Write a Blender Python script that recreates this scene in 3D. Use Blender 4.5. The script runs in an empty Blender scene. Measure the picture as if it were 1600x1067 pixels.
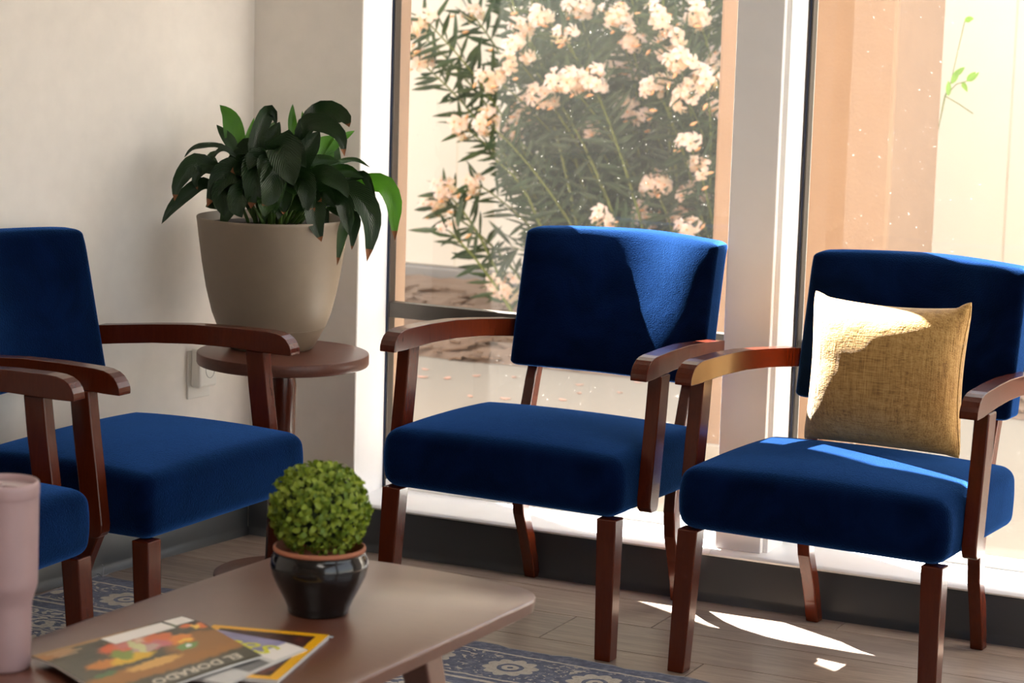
import bpy, bmesh, math, random
import numpy as np
from mathutils import Vector, Matrix, Quaternion
from mathutils import noise as mnoise
random.seed(7)
rng = np.random.default_rng(7)
R = math.radians
scene = bpy.context.scene
COL = scene.collection

# ------------------------------------------------------------------ camera, sky, sun, exposure
# world frame: X along the window wall, Y outwards through the windows, Z up (metres)
cam_d = bpy.data.cameras.new('camera')
cam = bpy.data.objects.new('camera', cam_d); COL.objects.link(cam)
cam_d.sensor_fit = 'HORIZONTAL'; cam_d.sensor_width = 22.3
cam_d.lens = 22.3 * 3757.06 / 1600
cam_d.clip_start = 0.05; cam_d.clip_end = 200
cam.location = (2.025, -5.222, 1.4507)
cam.rotation_mode = 'QUATERNION'
cam.rotation_quaternion = (Quaternion((0, 0, 1), R(25.5)) @ Quaternion((1, 0, 0), R(90 - 8.633)) @ Quaternion((0, 0, 1), R(1.705)))
cam_d.dof.use_dof = True; cam_d.dof.focus_distance = 5.15; cam_d.dof.aperture_fstop = 4.0
scene.camera = cam

SUN_AZ, SUN_EL = 28.0, 45.5       # degrees: into the room from the wall line, above the horizon
world = bpy.data.worlds.new('sky'); scene.world = world; world.use_nodes = True
wn_ = world.node_tree.nodes; wl_ = world.node_tree.links; wn_.clear()
sky = wn_.new('ShaderNodeTexSky'); sky.sky_type = 'NISHITA'; sky.sun_disc = False
sky.sun_elevation = R(SUN_EL); sky.sun_rotation = R(SUN_AZ - 90); sky.air_density = 1.0; sky.dust_density = 1.5; sky.ozone_density = 1.0
bg = wn_.new('ShaderNodeBackground'); bg.inputs['Strength'].default_value = 0.85
wo = wn_.new('ShaderNodeOutputWorld')
haze = wn_.new('ShaderNodeMix'); haze.data_type = 'RGBA'; haze.inputs[0].default_value = .7; haze.inputs[7].default_value = (2.55, 2.42, 2.24, 1)   # bright hazy sky
wl_.new(sky.outputs[0], haze.inputs[6]); wl_.new(haze.outputs[2], bg.inputs[0]); wl_.new(bg.outputs[0], wo.inputs[0])
sd = bpy.data.lights.new('sun', 'SUN'); sd.energy = 108.0; sd.color = (1.0, 0.945, 0.87); sd.angle = R(0.53)
sun = bpy.data.objects.new('sun', sd); COL.objects.link(sun)
ray_dir = Vector((math.cos(R(SUN_EL)) * math.cos(R(SUN_AZ)), -math.cos(R(SUN_EL)) * math.sin(R(SUN_AZ)), -math.sin(R(SUN_EL))))
sun.rotation_mode = 'QUATERNION'; sun.rotation_quaternion = ray_dir.to_track_quat('-Z', 'Y'); sun.location = (-6, 4, 7)

# two added fill lights, out of view, brightening what faces the camera side
for lx, ly in ((.5, -3.6), (2.3, -5.2)):
    la = bpy.data.lights.new('fill_panel', 'AREA'); la.shape = 'RECTANGLE'; la.size = 1.2; la.size_y = .6; la.energy = 20; la.color = (1.0, .93, .84)
    lo = bpy.data.objects.new('fill_panel', la); COL.objects.link(lo); lo.location = (lx, ly, 2.70)

vs = scene.view_settings
vs.view_transform = 'Standard'; vs.look = 'None'; vs.gamma = 1.0; vs.use_curve_mapping = False; vs.exposure = 0.34
cy = scene.cycles
cy.max_bounces = 10; cy.diffuse_bounces = 6; cy.glossy_bounces = 4; cy.transmission_bounces = 6; cy.transparent_max_bounces = 12
cy.caustics_reflective = False; cy.caustics_refractive = False; cy.sample_clamp_indirect = 6.0; cy.use_denoising = True

# ------------------------------------------------------------------ helpers
def lin(r, g, b):
    f = lambda c: (c / 255 / 12.92) if c / 255 <= .04045 else ((c / 255 + .055) / 1.055) ** 2.4
    return (f(r), f(g), f(b), 1.0)

class NT:
    def __init__(s, name):
        s.m = bpy.data.materials.new(name); s.m.use_nodes = True
        s.t = s.m.node_tree; s.t.nodes.clear()
        s.out = s.n('ShaderNodeOutputMaterial')
    def n(s, kind, **kw):
        k = s.t.nodes.new(kind)
        for a, v in kw.items(): setattr(k, a, v)
        return k
    def l(s, a, b): s.t.links.new(a, b)
    def bsdf(s, **kw):
        b = s.n('ShaderNodeBsdfPrincipled')
        for k, v in kw.items():
            k = k.replace('_', ' ')
            if hasattr(v, 'is_linked') or isinstance(v, bpy.types.NodeSocket): s.l(v, b.inputs[k])
            else: b.inputs[k].default_value = v
        s.l(b.outputs[0], s.out.inputs[0]); s.b = b
        return b
    def coord(s, scale=(1, 1, 1), kind='Object', rot=(0, 0, 0), loc=(0, 0, 0)):
        c = s.n('ShaderNodeTexCoord'); m = s.n('ShaderNodeMapping')
        m.inputs['Scale'].default_value = scale; m.inputs['Rotation'].default_value = rot; m.inputs['Location'].default_value = loc
        s.l(c.outputs[kind], m.inputs[0]); return m.outputs[0]
    def noise(s, vec, scale, detail=3, rough=.5, dist=0):
        k = s.n('ShaderNodeTexNoise'); s.l(vec, k.inputs['Vector'])
        k.inputs['Scale'].default_value = scale; k.inputs['Detail'].default_value = detail
        k.inputs['Roughness'].default_value = rough; k.inputs['Distortion'].default_value = dist
        return k.outputs['Fac']
    def ramp(s, fac, stops, interp='LINEAR'):
        k = s.n('ShaderNodeValToRGB'); s.l(fac, k.inputs[0]); cr = k.color_ramp; cr.interpolation = interp
        while len(cr.elements) < len(stops): cr.elements.new(.5)
        for e, (p, c) in zip(cr.elements, stops):
            e.position = p; e.color = c if len(c) == 4 else (*c, 1)
        return k.outputs[0]
    def math(s, op, a, b=0.0, c=0.0):
        k = s.n('ShaderNodeMath', operation=op)
        for i, v in enumerate((a, b, c)):
            if isinstance(v, bpy.types.NodeSocket): s.l(v, k.inputs[i])
            else: k.inputs[i].default_value = v
        return k.outputs[0]
    def mix(s, fac, a, b, blend='MIX'):
        k = s.n('ShaderNodeMix', data_type='RGBA', blend_type=blend)
        for sock, v in ((k.inputs[0], fac), (k.inputs[6], a), (k.inputs[7], b)):
            if isinstance(v, bpy.types.NodeSocket): s.l(v, sock)
            else: sock.default_value = v
        return k.outputs[2]
    def bump(s, h, strength=.2, dist=.01):
        k = s.n('ShaderNodeBump'); k.inputs['Strength'].default_value = strength; k.inputs['Distance'].default_value = dist
        s.l(h, k.inputs['Height']); return k.outputs[0]

def plain(name, col, rough=.5, bumpscale=None, bump=.1, **kw):
    t = NT(name)
    if bumpscale:
        v = t.coord(); h = t.noise(v, bumpscale, 4)
        kw['Normal'] = t.bump(h, bump, .002)
        col = t.mix(t.noise(v, bumpscale * .13, 3), tuple(c * .93 for c in col[:3]) + (1,), tuple(min(1, c * 1.05) for c in col[:3]) + (1,))
    t.bsdf(Base_Color=col, Roughness=rough, **kw)
    return t.m

class MB:
    """collects polygons into one mesh"""
    def __init__(s): s.v = []; s.f = []; s.mi = []; s.cur = 0
    def add(s, vs, fs):
        o = len(s.v); s.v += [tuple(p) for p in vs]
        for f in fs: s.f.append(tuple(i + o for i in f)); s.mi.append(s.cur)
        return s
    def box(s, x0, x1, y0, y1, z0, z1):
        return s.loft([[(x0, y0, z0), (x1, y0, z0), (x1, y1, z0), (x0, y1, z0)], [(x0, y0, z1), (x1, y0, z1), (x1, y1, z1), (x0, y1, z1)]])
    def loft(s, rings, caps=True, close=True):
        n = len(rings[0]); vs = [p for r in rings for p in r]; fs = []
        for i in range(len(rings) - 1):
            for j in range(n if close else n - 1):
                a = i * n + j; b = i * n + (j + 1) % n
                fs.append((a, b, b + n, a + n))
        if caps:
            fs.append(tuple(range(n - 1, -1, -1))); fs.append(tuple(range((len(rings) - 1) * n, len(rings) * n)))
        return s.add(vs, fs)
    def lathe(s, prof, n=48, c=(0, 0, 0), caps=True):
        rings = [[(c[0] + r * math.cos(2 * math.pi * j / n), c[1] + r * math.sin(2 * math.pi * j / n), c[2] + z) for j in range(n)] for r, z in prof]
        return s.loft(rings, caps)
    def tube(s, pts, rad, n=6, caps=True):
        pts = [Vector(p) for p in pts]; rings = []
        up = Vector((0, 0, 1))
        for i, p in enumerate(pts):
            t = (pts[min(i + 1, len(pts) - 1)] - pts[max(i - 1, 0)]).normalized()
            a = t.cross(up)
            if a.length < .1: a = t.cross(Vector((1, 0, 0)))
            a.normalize(); b = t.cross(a).normalized()
            r = rad[i] if isinstance(rad, (list, tuple)) else rad
            rings.append([p + a * (r * math.cos(2 * math.pi * k / n)) + b * (r * math.sin(2 * math.pi * k / n)) for k in range(n)])
        return s.loft(rings, caps)
    def build(s, name, mat, parent=None, smooth=False, bevel=0, seg=2, loc=None):
        me = bpy.data.meshes.new(name); me.from_pydata(s.v, [], s.f)
        mats = mat if isinstance(mat, (list, tuple)) else [mat]
        for m in mats: me.materials.append(m)
        if len(mats) > 1: me.polygons.foreach_set('material_index', s.mi)
        bm = bmesh.new(); bm.from_mesh(me); bmesh.ops.recalc_face_normals(bm, faces=bm.faces); bm.to_mesh(me); bm.free()
        if smooth: me.polygons.foreach_set('use_smooth', [True] * len(me.polygons))
        me.update()
        return link(name, me, parent, bevel, seg, loc)

def link(name, me, parent=None, bevel=0, seg=2, loc=None):
    o = bpy.data.objects.new(name, me); COL.objects.link(o)
    if parent: o.parent = parent
    if loc: o.location = loc
    if bevel:
        m = o.modifiers.new('bevel', 'BEVEL'); m.width = bevel; m.segments = seg; m.limit_method = 'ANGLE'; m.angle_limit = R(40); m.harden_normals = False
        for p in me.polygons: p.use_smooth = False
    return o

def smooth_angle(o, deg=40):
    me = o.data
    me.polygons.foreach_set('use_smooth', [True] * len(me.polygons))
    bm = bmesh.new(); bm.from_mesh(me)
    for e in bm.edges:
        if len(e.link_faces) == 2: e.smooth = e.calc_face_angle(0) < R(deg)
    bm.to_mesh(me); bm.free()
    return o

def empty(name, label, cat, loc=(0, 0, 0), rz=0, group=None):
    o = bpy.data.objects.new(name, None); COL.objects.link(o); o.empty_display_size = .05
    o.location = loc; o.rotation_euler = (0, 0, rz)
    return tag(o, label, cat, group)
def tag(o, label, cat, group=None):
    o['label'] = label; o['category'] = cat
    if group: o['group'] = group
    return o
def struct(o): o['kind'] = 'structure'; return o
def children(o): return [c for c in bpy.data.objects if c.parent == o]
def copy_thing(src, kids, loc, rz, label, group=None):
    r = src.copy(); COL.objects.link(r); r.location = loc; r.rotation_euler = (0, 0, rz); r['label'] = label
    if group: r['group'] = group
    for c, gk in kids:
        d = c.copy(); COL.objects.link(d); d.parent = r
        for g in gk:
            e = g.copy(); COL.objects.link(e); e.parent = d
    return r

def rounded_box(h, r, n=14, warp=None):
    """cube grid pushed onto a rounded box of half sizes h, corner radius r (per-axis list)"""
    hx, hy, hz = h
    def ax(hh, rr):
        a = [-hh + rr * (1 - math.cos(t * math.pi / 2 / 5)) for t in range(5)]
        mid = list(np.linspace(-hh + rr, hh - rr, n)); return a + mid + [-q for q in reversed(a)]
    A = [ax(hx, r[0]), ax(hy, r[1]), ax(hz, r[2])]
    vid = {}; vs = []; fs = []
    def vert(p):
        k = tuple(round(c, 6) for c in p)
        if k in vid: return vid[k]
        core = [max(-(hh - rr), min(hh - rr, c)) for c, hh, rr in zip(p, h, r)]
        d = [(c - k2) / rr for c, k2, rr in zip(p, core, r)]
        L = math.sqrt(sum(c * c for c in d))
        q = [k2 + c / L * rr for k2, c, rr in zip(core, d, r)]
        if warp: q = warp(*q)
        vs.append(tuple(q)); vid[k] = len(vs) - 1; return vid[k]
    for ax_i in range(3):
        u, v = [(1, 2), (2, 0), (0, 1)][ax_i]
        for sgn in (-1, 1):
            for i in range(len(A[u]) - 1):
                for j in range(len(A[v]) - 1):
                    q = []
                    for a, b in ((i, j), (i + 1, j), (i + 1, j + 1), (i, j + 1)):
                        p = [0, 0, 0]; p[ax_i] = sgn * h[ax_i]; p[u] = A[u][a]; p[v] = A[v][b]; q.append(vert(p))
                    fs.append(q if sgn > 0 else q[::-1])
    m = MB(); m.add(vs, fs); return m

def blade(pts, width, nseg=10, roll=0, view=None, shape=.8, fold=.16):
    """a pointed leaf along a curve; returns verts, faces (5 across)"""
    P = [Vector(p) for p in pts]
    P = [P[0] * 2 - P[1]] + P + [P[-1] * 2 - P[-2]]
    vs = []; fs = []; m = len(P) - 3
    for i in range(nseg + 1):
        t = i / nseg * m; k = min(int(t), m - 1); f = t - k
        a, b, c, d = P[k:k + 4]
        p = .5 * ((2 * b) + (c - a) * f + (2 * a - 5 * b + 4 * c - d) * f * f + (3 * b - a - 3 * c + d) * f ** 3)
        tg = (.5 * ((c - a) + 2 * (2 * a - 5 * b + 4 * c - d) * f + 3 * (3 * b - a - 3 * c + d) * f * f))
        if tg.length < 1e-6: tg = c - b
        tg.normalize()
        v = view if view else Vector((0, 0, 1))
        s = tg.cross(v)
        if s.length < .15: s = s + Vector((.3, .1, .2))
        s.normalize(); s = Quaternion(tg, R(roll)) @ s
        n = s.cross(tg).normalized()
        u = i / nseg
        w = width * .5 * (math.sin(math.pi * u ** shape) ** .8 if 0 < u < 1 else 0) + .0012 * (1 - u)
        rip = .06 * w * math.sin(u * 17 + roll)
        for q in (-1, -.5, 0, .5, 1):
            vs.append(p + s * (w * q) + n * (abs(q) * w * fold * 2 + (rip if abs(q) == 1 else 0) * q))
    for i in range(nseg):
        for j in range(4):
            a = i * 5 + j; fs.append((a, a + 1, a + 6, a + 5))
    return vs, fs
def blade_uv(me):
    uv = me.uv_layers.new(name='UVMap'); n = len(me.vertices) // 5 - 1
    for lp in me.loops: uv.data[lp.index].uv = ((lp.vertex_index % 5) / 4, (lp.vertex_index // 5) / n)
# ------------------------------------------------------------------ materials
def velvet():
    t = NT('blue_velvet'); v = t.coord()
    big = t.noise(v, 7, 3, .55, 1.2); fine = t.noise(v, 330, 2, .6)
    col = t.ramp(big, [(.3, (.0006, .0022, .010)), (.5, (.0011, .0038, .0185)), (.72, (.0017, .0062, .029))])
    h = t.math('ADD', t.math('MULTIPLY', big, .10), t.math('MULTIPLY', fine, .16))
    t.bsdf(Base_Color=col, Roughness=.85, Normal=t.bump(h, .55, .02), Sheen_Weight=.80, Sheen_Roughness=.42, Sheen_Tint=(.060, .20, .62, 1), Specular_IOR_Level=0.0)
    return t.m
def wood(name, dark, light, rough=.3, coat=.5, axis=(14, 14, 1.6), grain=1.0, crough=.12):
    t = NT(name); v = t.coord(axis)
    g = t.noise(v, 6, 5, .6, 1.5); fine = t.noise(t.coord(tuple(a * 6 for a in axis)), 9, 2)
    f = t.math('ADD', t.math('MULTIPLY', g, .75), t.math('MULTIPLY', fine, .25))
    col = t.ramp(f, [(.25, dark), (.75, light)])
    t.bsdf(Base_Color=col, Roughness=rough, Specular_IOR_Level=.22, Coat_Weight=coat, Coat_Roughness=crough, Normal=t.bump(f, .05 * grain, .002))
    return t.m
M = {}
M['velvet'] = velvet()
M['seam'] = plain('seam_cord', (.002, .008, .03, 1), .9)
M['mahogany'] = wood('mahogany', (.048, .0066, .0015), (.080, .0115, .0026), .27, .25)
M['table_wood'] = wood('walnut_veneer', (.090, .030, .017), (.14, .050, .029), .34, 1.0, (2.2, 16, 16), 1.2, .3)
M['side_wood'] = wood('side_table_veneer', (.080, .028, .018), (.118, .044, .028), .42, .12, (3, 14, 14))
M['wall'] = plain('wall_paint', lin(232, 224, 215), .75, 160, .06)
M['white'] = plain('white_gloss_paint', lin(240, 238, 236), .35, 60, .03)
M['base'] = plain('charcoal_vinyl', (.040, .041, .043, 1), .38, 40, .08)
M['bronze'] = plain('bronze_aluminium', (.055, .047, .040, 1), .4, Metallic=.6)
M['ceil'] = plain('ceiling_paint', (.50, .49, .48, 1), .9)
def glass():
    t = NT('dusty_window_glass')
    fr = t.n('ShaderNodeFresnel'); ge = t.n('ShaderNodeNewGeometry')
    t.l(t.math('MULTIPLY_ADD', ge.outputs['Backfacing'], 1 / 1.5 - 1.5, 1.5), fr.inputs[0])   # the same thin pane from both sides
    tr = t.n('ShaderNodeBsdfTransparent'); tr.inputs[0].default_value = (.90, .92, .915, 1)
    gl = t.n('ShaderNodeBsdfGlossy'); gl.inputs['Roughness'].default_value = 0.0
    m1 = t.n('ShaderNodeMixShader'); t.l(fr.outputs[0], m1.inputs[0]); t.l(tr.outputs[0], m1.inputs[1]); t.l(gl.outputs[0], m1.inputs[2])
    # dust film that catches the sun
    v = t.coord(); d = t.noise(v, 2.2, 4, .6); sp = t.noise(v, 120, 2)
    specks = t.ramp(sp, [(.70, (0, 0, 0, 1)), (.76, (1, 1, 1, 1))])
    dust = t.math('ADD', t.math('MULTIPLY_ADD', d, .014, .002), t.math('MULTIPLY', specks, .08))
    tl = t.n('ShaderNodeBsdfTranslucent'); tl.inputs[0].default_value = (.95, .93, .88, 1)
    m2 = t.n('ShaderNodeMixShader'); t.l(dust, m2.inputs[0]); t.l(m1.outputs[0], m2.inputs[1]); t.l(tl.outputs[0], m2.inputs[2])
    t.l(m2.outputs[0], t.out.inputs[0]); return t.m
M['glass'] = glass()
def plank_mat():
    t = NT('oak_plank_floor'); oi = t.n('ShaderNodeObjectInfo')
    v = t.coord((1.6, 16, 16)); va = t.n('ShaderNodeVectorMath', operation='ADD'); t.l(v, va.inputs[0])
    rv = t.n('ShaderNodeCombineXYZ'); t.l(t.math('MULTIPLY', oi.outputs['Random'], 37.0), rv.inputs[0]); t.l(t.math('MULTIPLY', oi.outputs['Random'], 91.0), rv.inputs[1])
    t.l(rv.outputs[0], va.inputs[1])
    g = t.noise(va.outputs[0], 2.2, 6, .62, 1.6); fine = t.noise(va.outputs[0], 14, 3)
    f = t.math('ADD', t.math('MULTIPLY', g, .75), t.math('MULTIPLY', fine, .25))
    f = t.math('ADD', f, t.math('MULTIPLY_ADD', oi.outputs['Random'], .22, -.11))
    col = t.ramp(f, [(.25, lin(104, 88, 78)), (.5, lin(140, 123, 111)), (.75, lin(166, 149, 135))])
    t.bsdf(Base_Color=col, Roughness=.34, Normal=t.bump(f, .12, .002)); return t.m
M['plank'] = plank_mat()
M['subfloor'] = plain('floor_joint', (.02, .017, .014, 1), .8)

def rug_mat():
    # coordinates: x along the far edge, y = distance in from the far edge (metres)
    t = NT('woven_medallion_rug')
    c = t.n('ShaderNodeTexCoord'); sp = t.n('ShaderNodeSeparateXYZ'); t.l(c.outputs['Object'], sp.inputs[0])
    wob = t.noise(c.outputs['Object'], 26, 4, .6); wobc = t.math('MULTIPLY_ADD', wob, .05, -.025)
    x = sp.outputs[0]; y = t.math('MULTIPLY', sp.outputs[1], -1.0)
    S = lambda a, b: t.math('SUBTRACT', a, b)
    def band(v, c0, w):   # 1 inside |v-c0|<w
        return t.math('LESS_THAN', t.math('ABSOLUTE', S(v, c0)), w)
    mx = lambda a, b: t.math('MAXIMUM', a, b)
    mul = lambda a, b: t.math('MULTIPLY', a, b)
    yw = t.math('ADD', y, mul(wobc, .35))
    # rosettes repeated along the border every 0.2 m
    per = .2; fx = S(t.math('MODULO', t.math('ADD', x, 20 * per + .115), per), per / 2)
    # inner field repeat in y as well
    fy = S(y, .135)
    dx = mul(fx, 1.0); r = t.math('SQRT', t.math('ADD', mul(dx, dx), mul(fy, fy)))
    ang = t.math('ARCTAN2', fy, dx)
    pet = t.math('MULTIPLY_ADD', t.math('ABSOLUTE', t.math('SINE', mul(ang, 5.0))), .012, .050)
    rw = t.math('ADD', r, mul(wobc, .25))
    flower = t.math('LESS_THAN', rw, pet)
    ring = band(rw, .024, .005); core = t.math('LESS_THAN', rw, .007)
    rose = t.math('MULTIPLY', flower, S(1.0, mx(ring, core)))
    # leafy scroll between: distorted waves
    n2 = t.noise(c.outputs['Object'], 34, 3, .5, 2.2); leaf = t.math('GREATER_THAN', n2, .53)
    wave = t.n('ShaderNodeTexWave', wave_type='RINGS'); t.l(c.outputs['Object'], wave.inputs[0])
    wave.inputs['Scale'].default_value = 9; wave.inputs['Distortion'].default_value = 14; wave.inputs['Detail'].default_value = 2; wave.inputs['Detail Scale'].default_value = 2.5
    scroll = t.math('GREATER_THAN', wave.outputs['Fac'], .58)
    inb = band(y, .135, .083)
    outline = band(rw, .068, .006)
    b1 = mul(inb, mx(rose, mul(mul(scroll, t.math('GREATER_THAN', rw, .066)), leaf)))
    b1 = mul(b1, S(1.0, outline))
    lines = mx(mx(band(yw, .046, .004), band(yw, .226, .004)), mx(band(yw, .252, .006), band(yw, .30, .004)))
    field = mul(t.math('GREATER_THAN', y, .31), t.math('GREATER_THAN', t.math('ADD', mul(n2, .6), mul(wave.outputs['Fac'], .4)), .52))
    cream = mx(mx(b1, lines), field)
    worn = t.noise(c.outputs['Object'], 240, 3, .7)
    wornm = t.math('MULTIPLY_ADD', worn, .5, -.02)
    blue = t.ramp(t.noise(c.outputs['Object'], 60, 3, .6), [(.3, lin(50, 58, 90)), (.55, lin(86, 94, 120)), (.75, lin(136, 139, 150))])
    crm = t.ramp(t.noise(c.outputs['Object'], 90, 3, .7), [(.3, lin(172, 164, 150)), (.6, lin(208, 200, 186)), (.8, lin(140, 140, 146))])
    col = t.mix(cream, blue, crm); col = t.mix(mul(wornm, .5), col, lin(120, 118, 122))
    t.bsdf(Base_Color=col, Roughness=.95, Normal=t.bump(worn, .5, .004), Sheen_Weight=.1); return t.m
M['rug'] = rug_mat()
M['rug_edge'] = plain('rug_binding', lin(150, 150, 156), .9, 300, .3)

# ------------------------------------------------------------------ setting: floor, walls, windows
XL, XR, YF, H = -1.21, 3.45, -7.6, 2.75
SL = .13            # the left wall opens out slightly towards the camera
def lwx(y): return XL + SL * y
fl = MB(); fl.box(-2.2, XR, YF, 0.02, -.04, -.006)
floor = struct(fl.build('floor', M['subfloor']))
PW = .208
row = 0; y1 = -.092 + PW
rp = random.Random(3)
meshes = {}
while y1 > YF:
    y0 = y1 - PW
    yy1 = min(y1, -.003)
    xx = -.137 - 1.4 * 3 if row == 2 else -2.1 - rp.random() * 1.2
    while xx < XR:
        xe = xx + 1.4
        a = max(xx, lwx((y0 + yy1) / 2) - .0); b = min(xe, XR)
        if b - a > .05:
            key = (round(b - a, 3), round(yy1 - y0, 3))
            if key not in meshes:
                L, W_ = b - a, yy1 - y0
                m = MB(); g = .0013; c = .0005
                lo = [(g, g, -.006), (L - g, g, -.006), (L - g, W_ - g, -.006), (g, W_ - g, -.006)]
                md = [(p[0], p[1], -c) for p in lo]
                tp = [(g + c, g + c, 0), (L - g - c, g + c, 0), (L - g - c, W_ - g - c, 0), (g + c, W_ - g - c, 0)]
                m.loft([lo, md, tp])
                meshes[key] = m.build('plank', M['plank'], floor, loc=(a, y0, 0)).data
            else:
                link('plank', meshes[key], floor, loc=(a, y0, 0))
        xx = xe
    y1 = y0; row += 1
# left wall
m = MB(); m.loft([[(lwx(0), 0, -.02), (lwx(YF), YF, -.02), (lwx(YF) - .15, YF, -.02), (lwx(0) - .15, 0.3, -.02)], [(lwx(0), 0, H), (lwx(YF), YF, H), (lwx(YF) - .15, YF, H), (lwx(0) - .15, 0.3, H)]])
struct(m.build('wall_left', M['wall']))
# window wall: pier left of window 1, low wall, header, right-hand piers
m = MB(); m.box(lwx(0) - .1, -.90, 0, .002, -.02, H); m.box(lwx(0) - .1, -.931, .001, .22, -.02, H)
m.box(-.90, XR, 0.0, .30, -.02, .108)
m.box(-.90, XR, 0.0, .30, 2.35, H)
m.box(1.45, XR, .02, .30, .108, 2.35)
struct(m.build('wall_back', M['wall']))
# white painted pillar between the windows
m = MB(); m.box(.072, .187, .022, .26, .123, 2.35)
pil = struct(m.build('pillar', M['white'], bevel=.003))
mb = MB(); mb.box(.1865, .1985, .04, .15, .123, 2.35); mb.build('corner_trim', M['white'], pil, bevel=.002)
# white reveal lining at the left of window 1
m = MB(); m.loft([[(-.912, .002, z), (-.8985, .002, z), (-.918, .19, z), (-.93, .19, z)] for z in (.123, 2.35)]); struct(m.build('trim_3', M['white']))
# sills (two lengths meeting below the pillar)
def sill(name, x0, x1):
    prof = [(.22, .1235), (-.004, .1235), (-.012, .121), (-.0155, .1165), (-.012, .112), (-.004, .1095), (.22, .1095)]
    m = MB(); m.loft([[(x0, y, z) for y, z in prof], [(x1, y, z) for y, z in prof]])
    return struct(smooth_angle(m.build(name, M['white']), 50))
sill('trim_1', -.914, .0735); sill('trim_2', .075, XR - .01)
# charcoal vinyl base with a cove foot
def cove(name, a, b, nrm, top):
    prof = [(.0, .0), (.016, .0), (.013, .004), (.006, .012), (.004, .022), (.004, top - .003), (.002, top), (0, top)]
    m = MB(); m.loft([[(p[0] + nrm[0] * d, p[1] + nrm[1] * d, z) for d, z in prof] for p in (a, b)])
    return struct(smooth_angle(m.build(name, M['base']), 35))
cove('baseboard_back', (lwx(0) + .003, 0), (XR, 0), (0, -1), .1085)
nl = Vector((1, SL * -1)).normalized()
cove('baseboard_left', (lwx(-.006), -.006), (lwx(YF), YF), (nl.x, nl.y), .102)
m = MB(); m.box(XR, XR + .12, YF, .3, -.02, .12); m.box(XR, XR + .12, YF, .3, 2.35, H)
for ya, yb in ((YF, -5.6), (-3.25, -2.95), (-.5, .3)): m.box(XR, XR + .12, ya, yb, .12, 2.35)
struct(m.build('wall_right', M['wall']))
m = MB(); m.box(-2.3, XR + .1, YF - .1, YF, -.02, H); struct(m.build('wall_front', plain('brown_wall_paint', lin(170, 158, 146), .7)))
m = MB(); m.box(-2.3, XR + .1, YF - .1, .3, H, H + .1); struct(m.build('ceiling', M['ceil']))
for lx, ly in ((.5, -3.6), (2.3, -5.2)):  # housings for the added, unseen fill lights
    cl = empty('fill_fixture', 'unseen flat white housing of an added fill light above the camera side', 'light', (lx, ly, 2.712), group='added fill light panels')
    m = MB(); m.box(-.64, .64, -.34, .34, .0, .0375); m.build('housing', M['white'], cl, bevel=.004)

def window(name, x0, x1):
    w = empty(name, '', ''); del w['label']; del w['category']; struct(w); w.location = (x0, .188, .123)
    W_ = x1 - x0; Ht = 2.35 - .123
    J, D = .012, .032
    for xa in (0, W_ - J):
        f = MB(); f.box(xa, xa + J, 0, D, 0, Ht); f.build('jamb', M['bronze'], w, bevel=.0015)
        f = MB(); f.box(xa + .005, xa + .0075, -.003, 0, 0, Ht); f.build('gasket', M['seam'], w)
    for nm, za, zb, mt in (('bottom_rail', 0, .022, 'white'), ('top_rail', Ht - .04, Ht, 'bronze'), ('transom', .4485, .488, 'bronze')):
        f = MB(); f.box(J, W_ - J, 0, D, za, zb); f.build(nm, M[mt], w, bevel=.0015)
    for za, zb in ((.022, .4485), (.488, Ht - .04)):
        f = MB(); f.add([(J, .014, za), (W_ - J, .014, za), (W_ - J, .014, zb), (J, .014, zb)], [(0, 1, 2, 3)]); f.build('pane', M['glass'], w)
    return w
window('window_1', -.921, .072)
window('window_2', .187, 1.45)
def side_window(name, ya, yb):
    w = window(name, 0, yb - ya); w.location = (XR + .03, yb, .123); w.rotation_euler = (0, 0, R(-90))
side_window('window_3', -2.95, -.5); side_window('window_4', -5.6, -3.25)
# ------------------------------------------------------------------ exterior: paving, bed, fence, piers
M['paving'] = plain('concrete_paving', lin(154, 143, 127), .85, 9, .25)
M['stucco'] = plain('peach_stucco', lin(132, 105, 83), .9, 90, .5)
M['fence'] = plain('cream_fence_paint', lin(236, 221, 198), .7, 12, .05)
M['curb'] = plain('weathered_concrete', lin(150, 142, 132), .9, 14, .4)
M['mulch'] = plain('bark_mulch', lin(132, 108, 88), .95, 24, .9)
GZ = -.05
m = MB(); m.box(-14, 12, .30, 14, GZ - .2, GZ); struct(m.build('ground', M['paving']))
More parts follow.
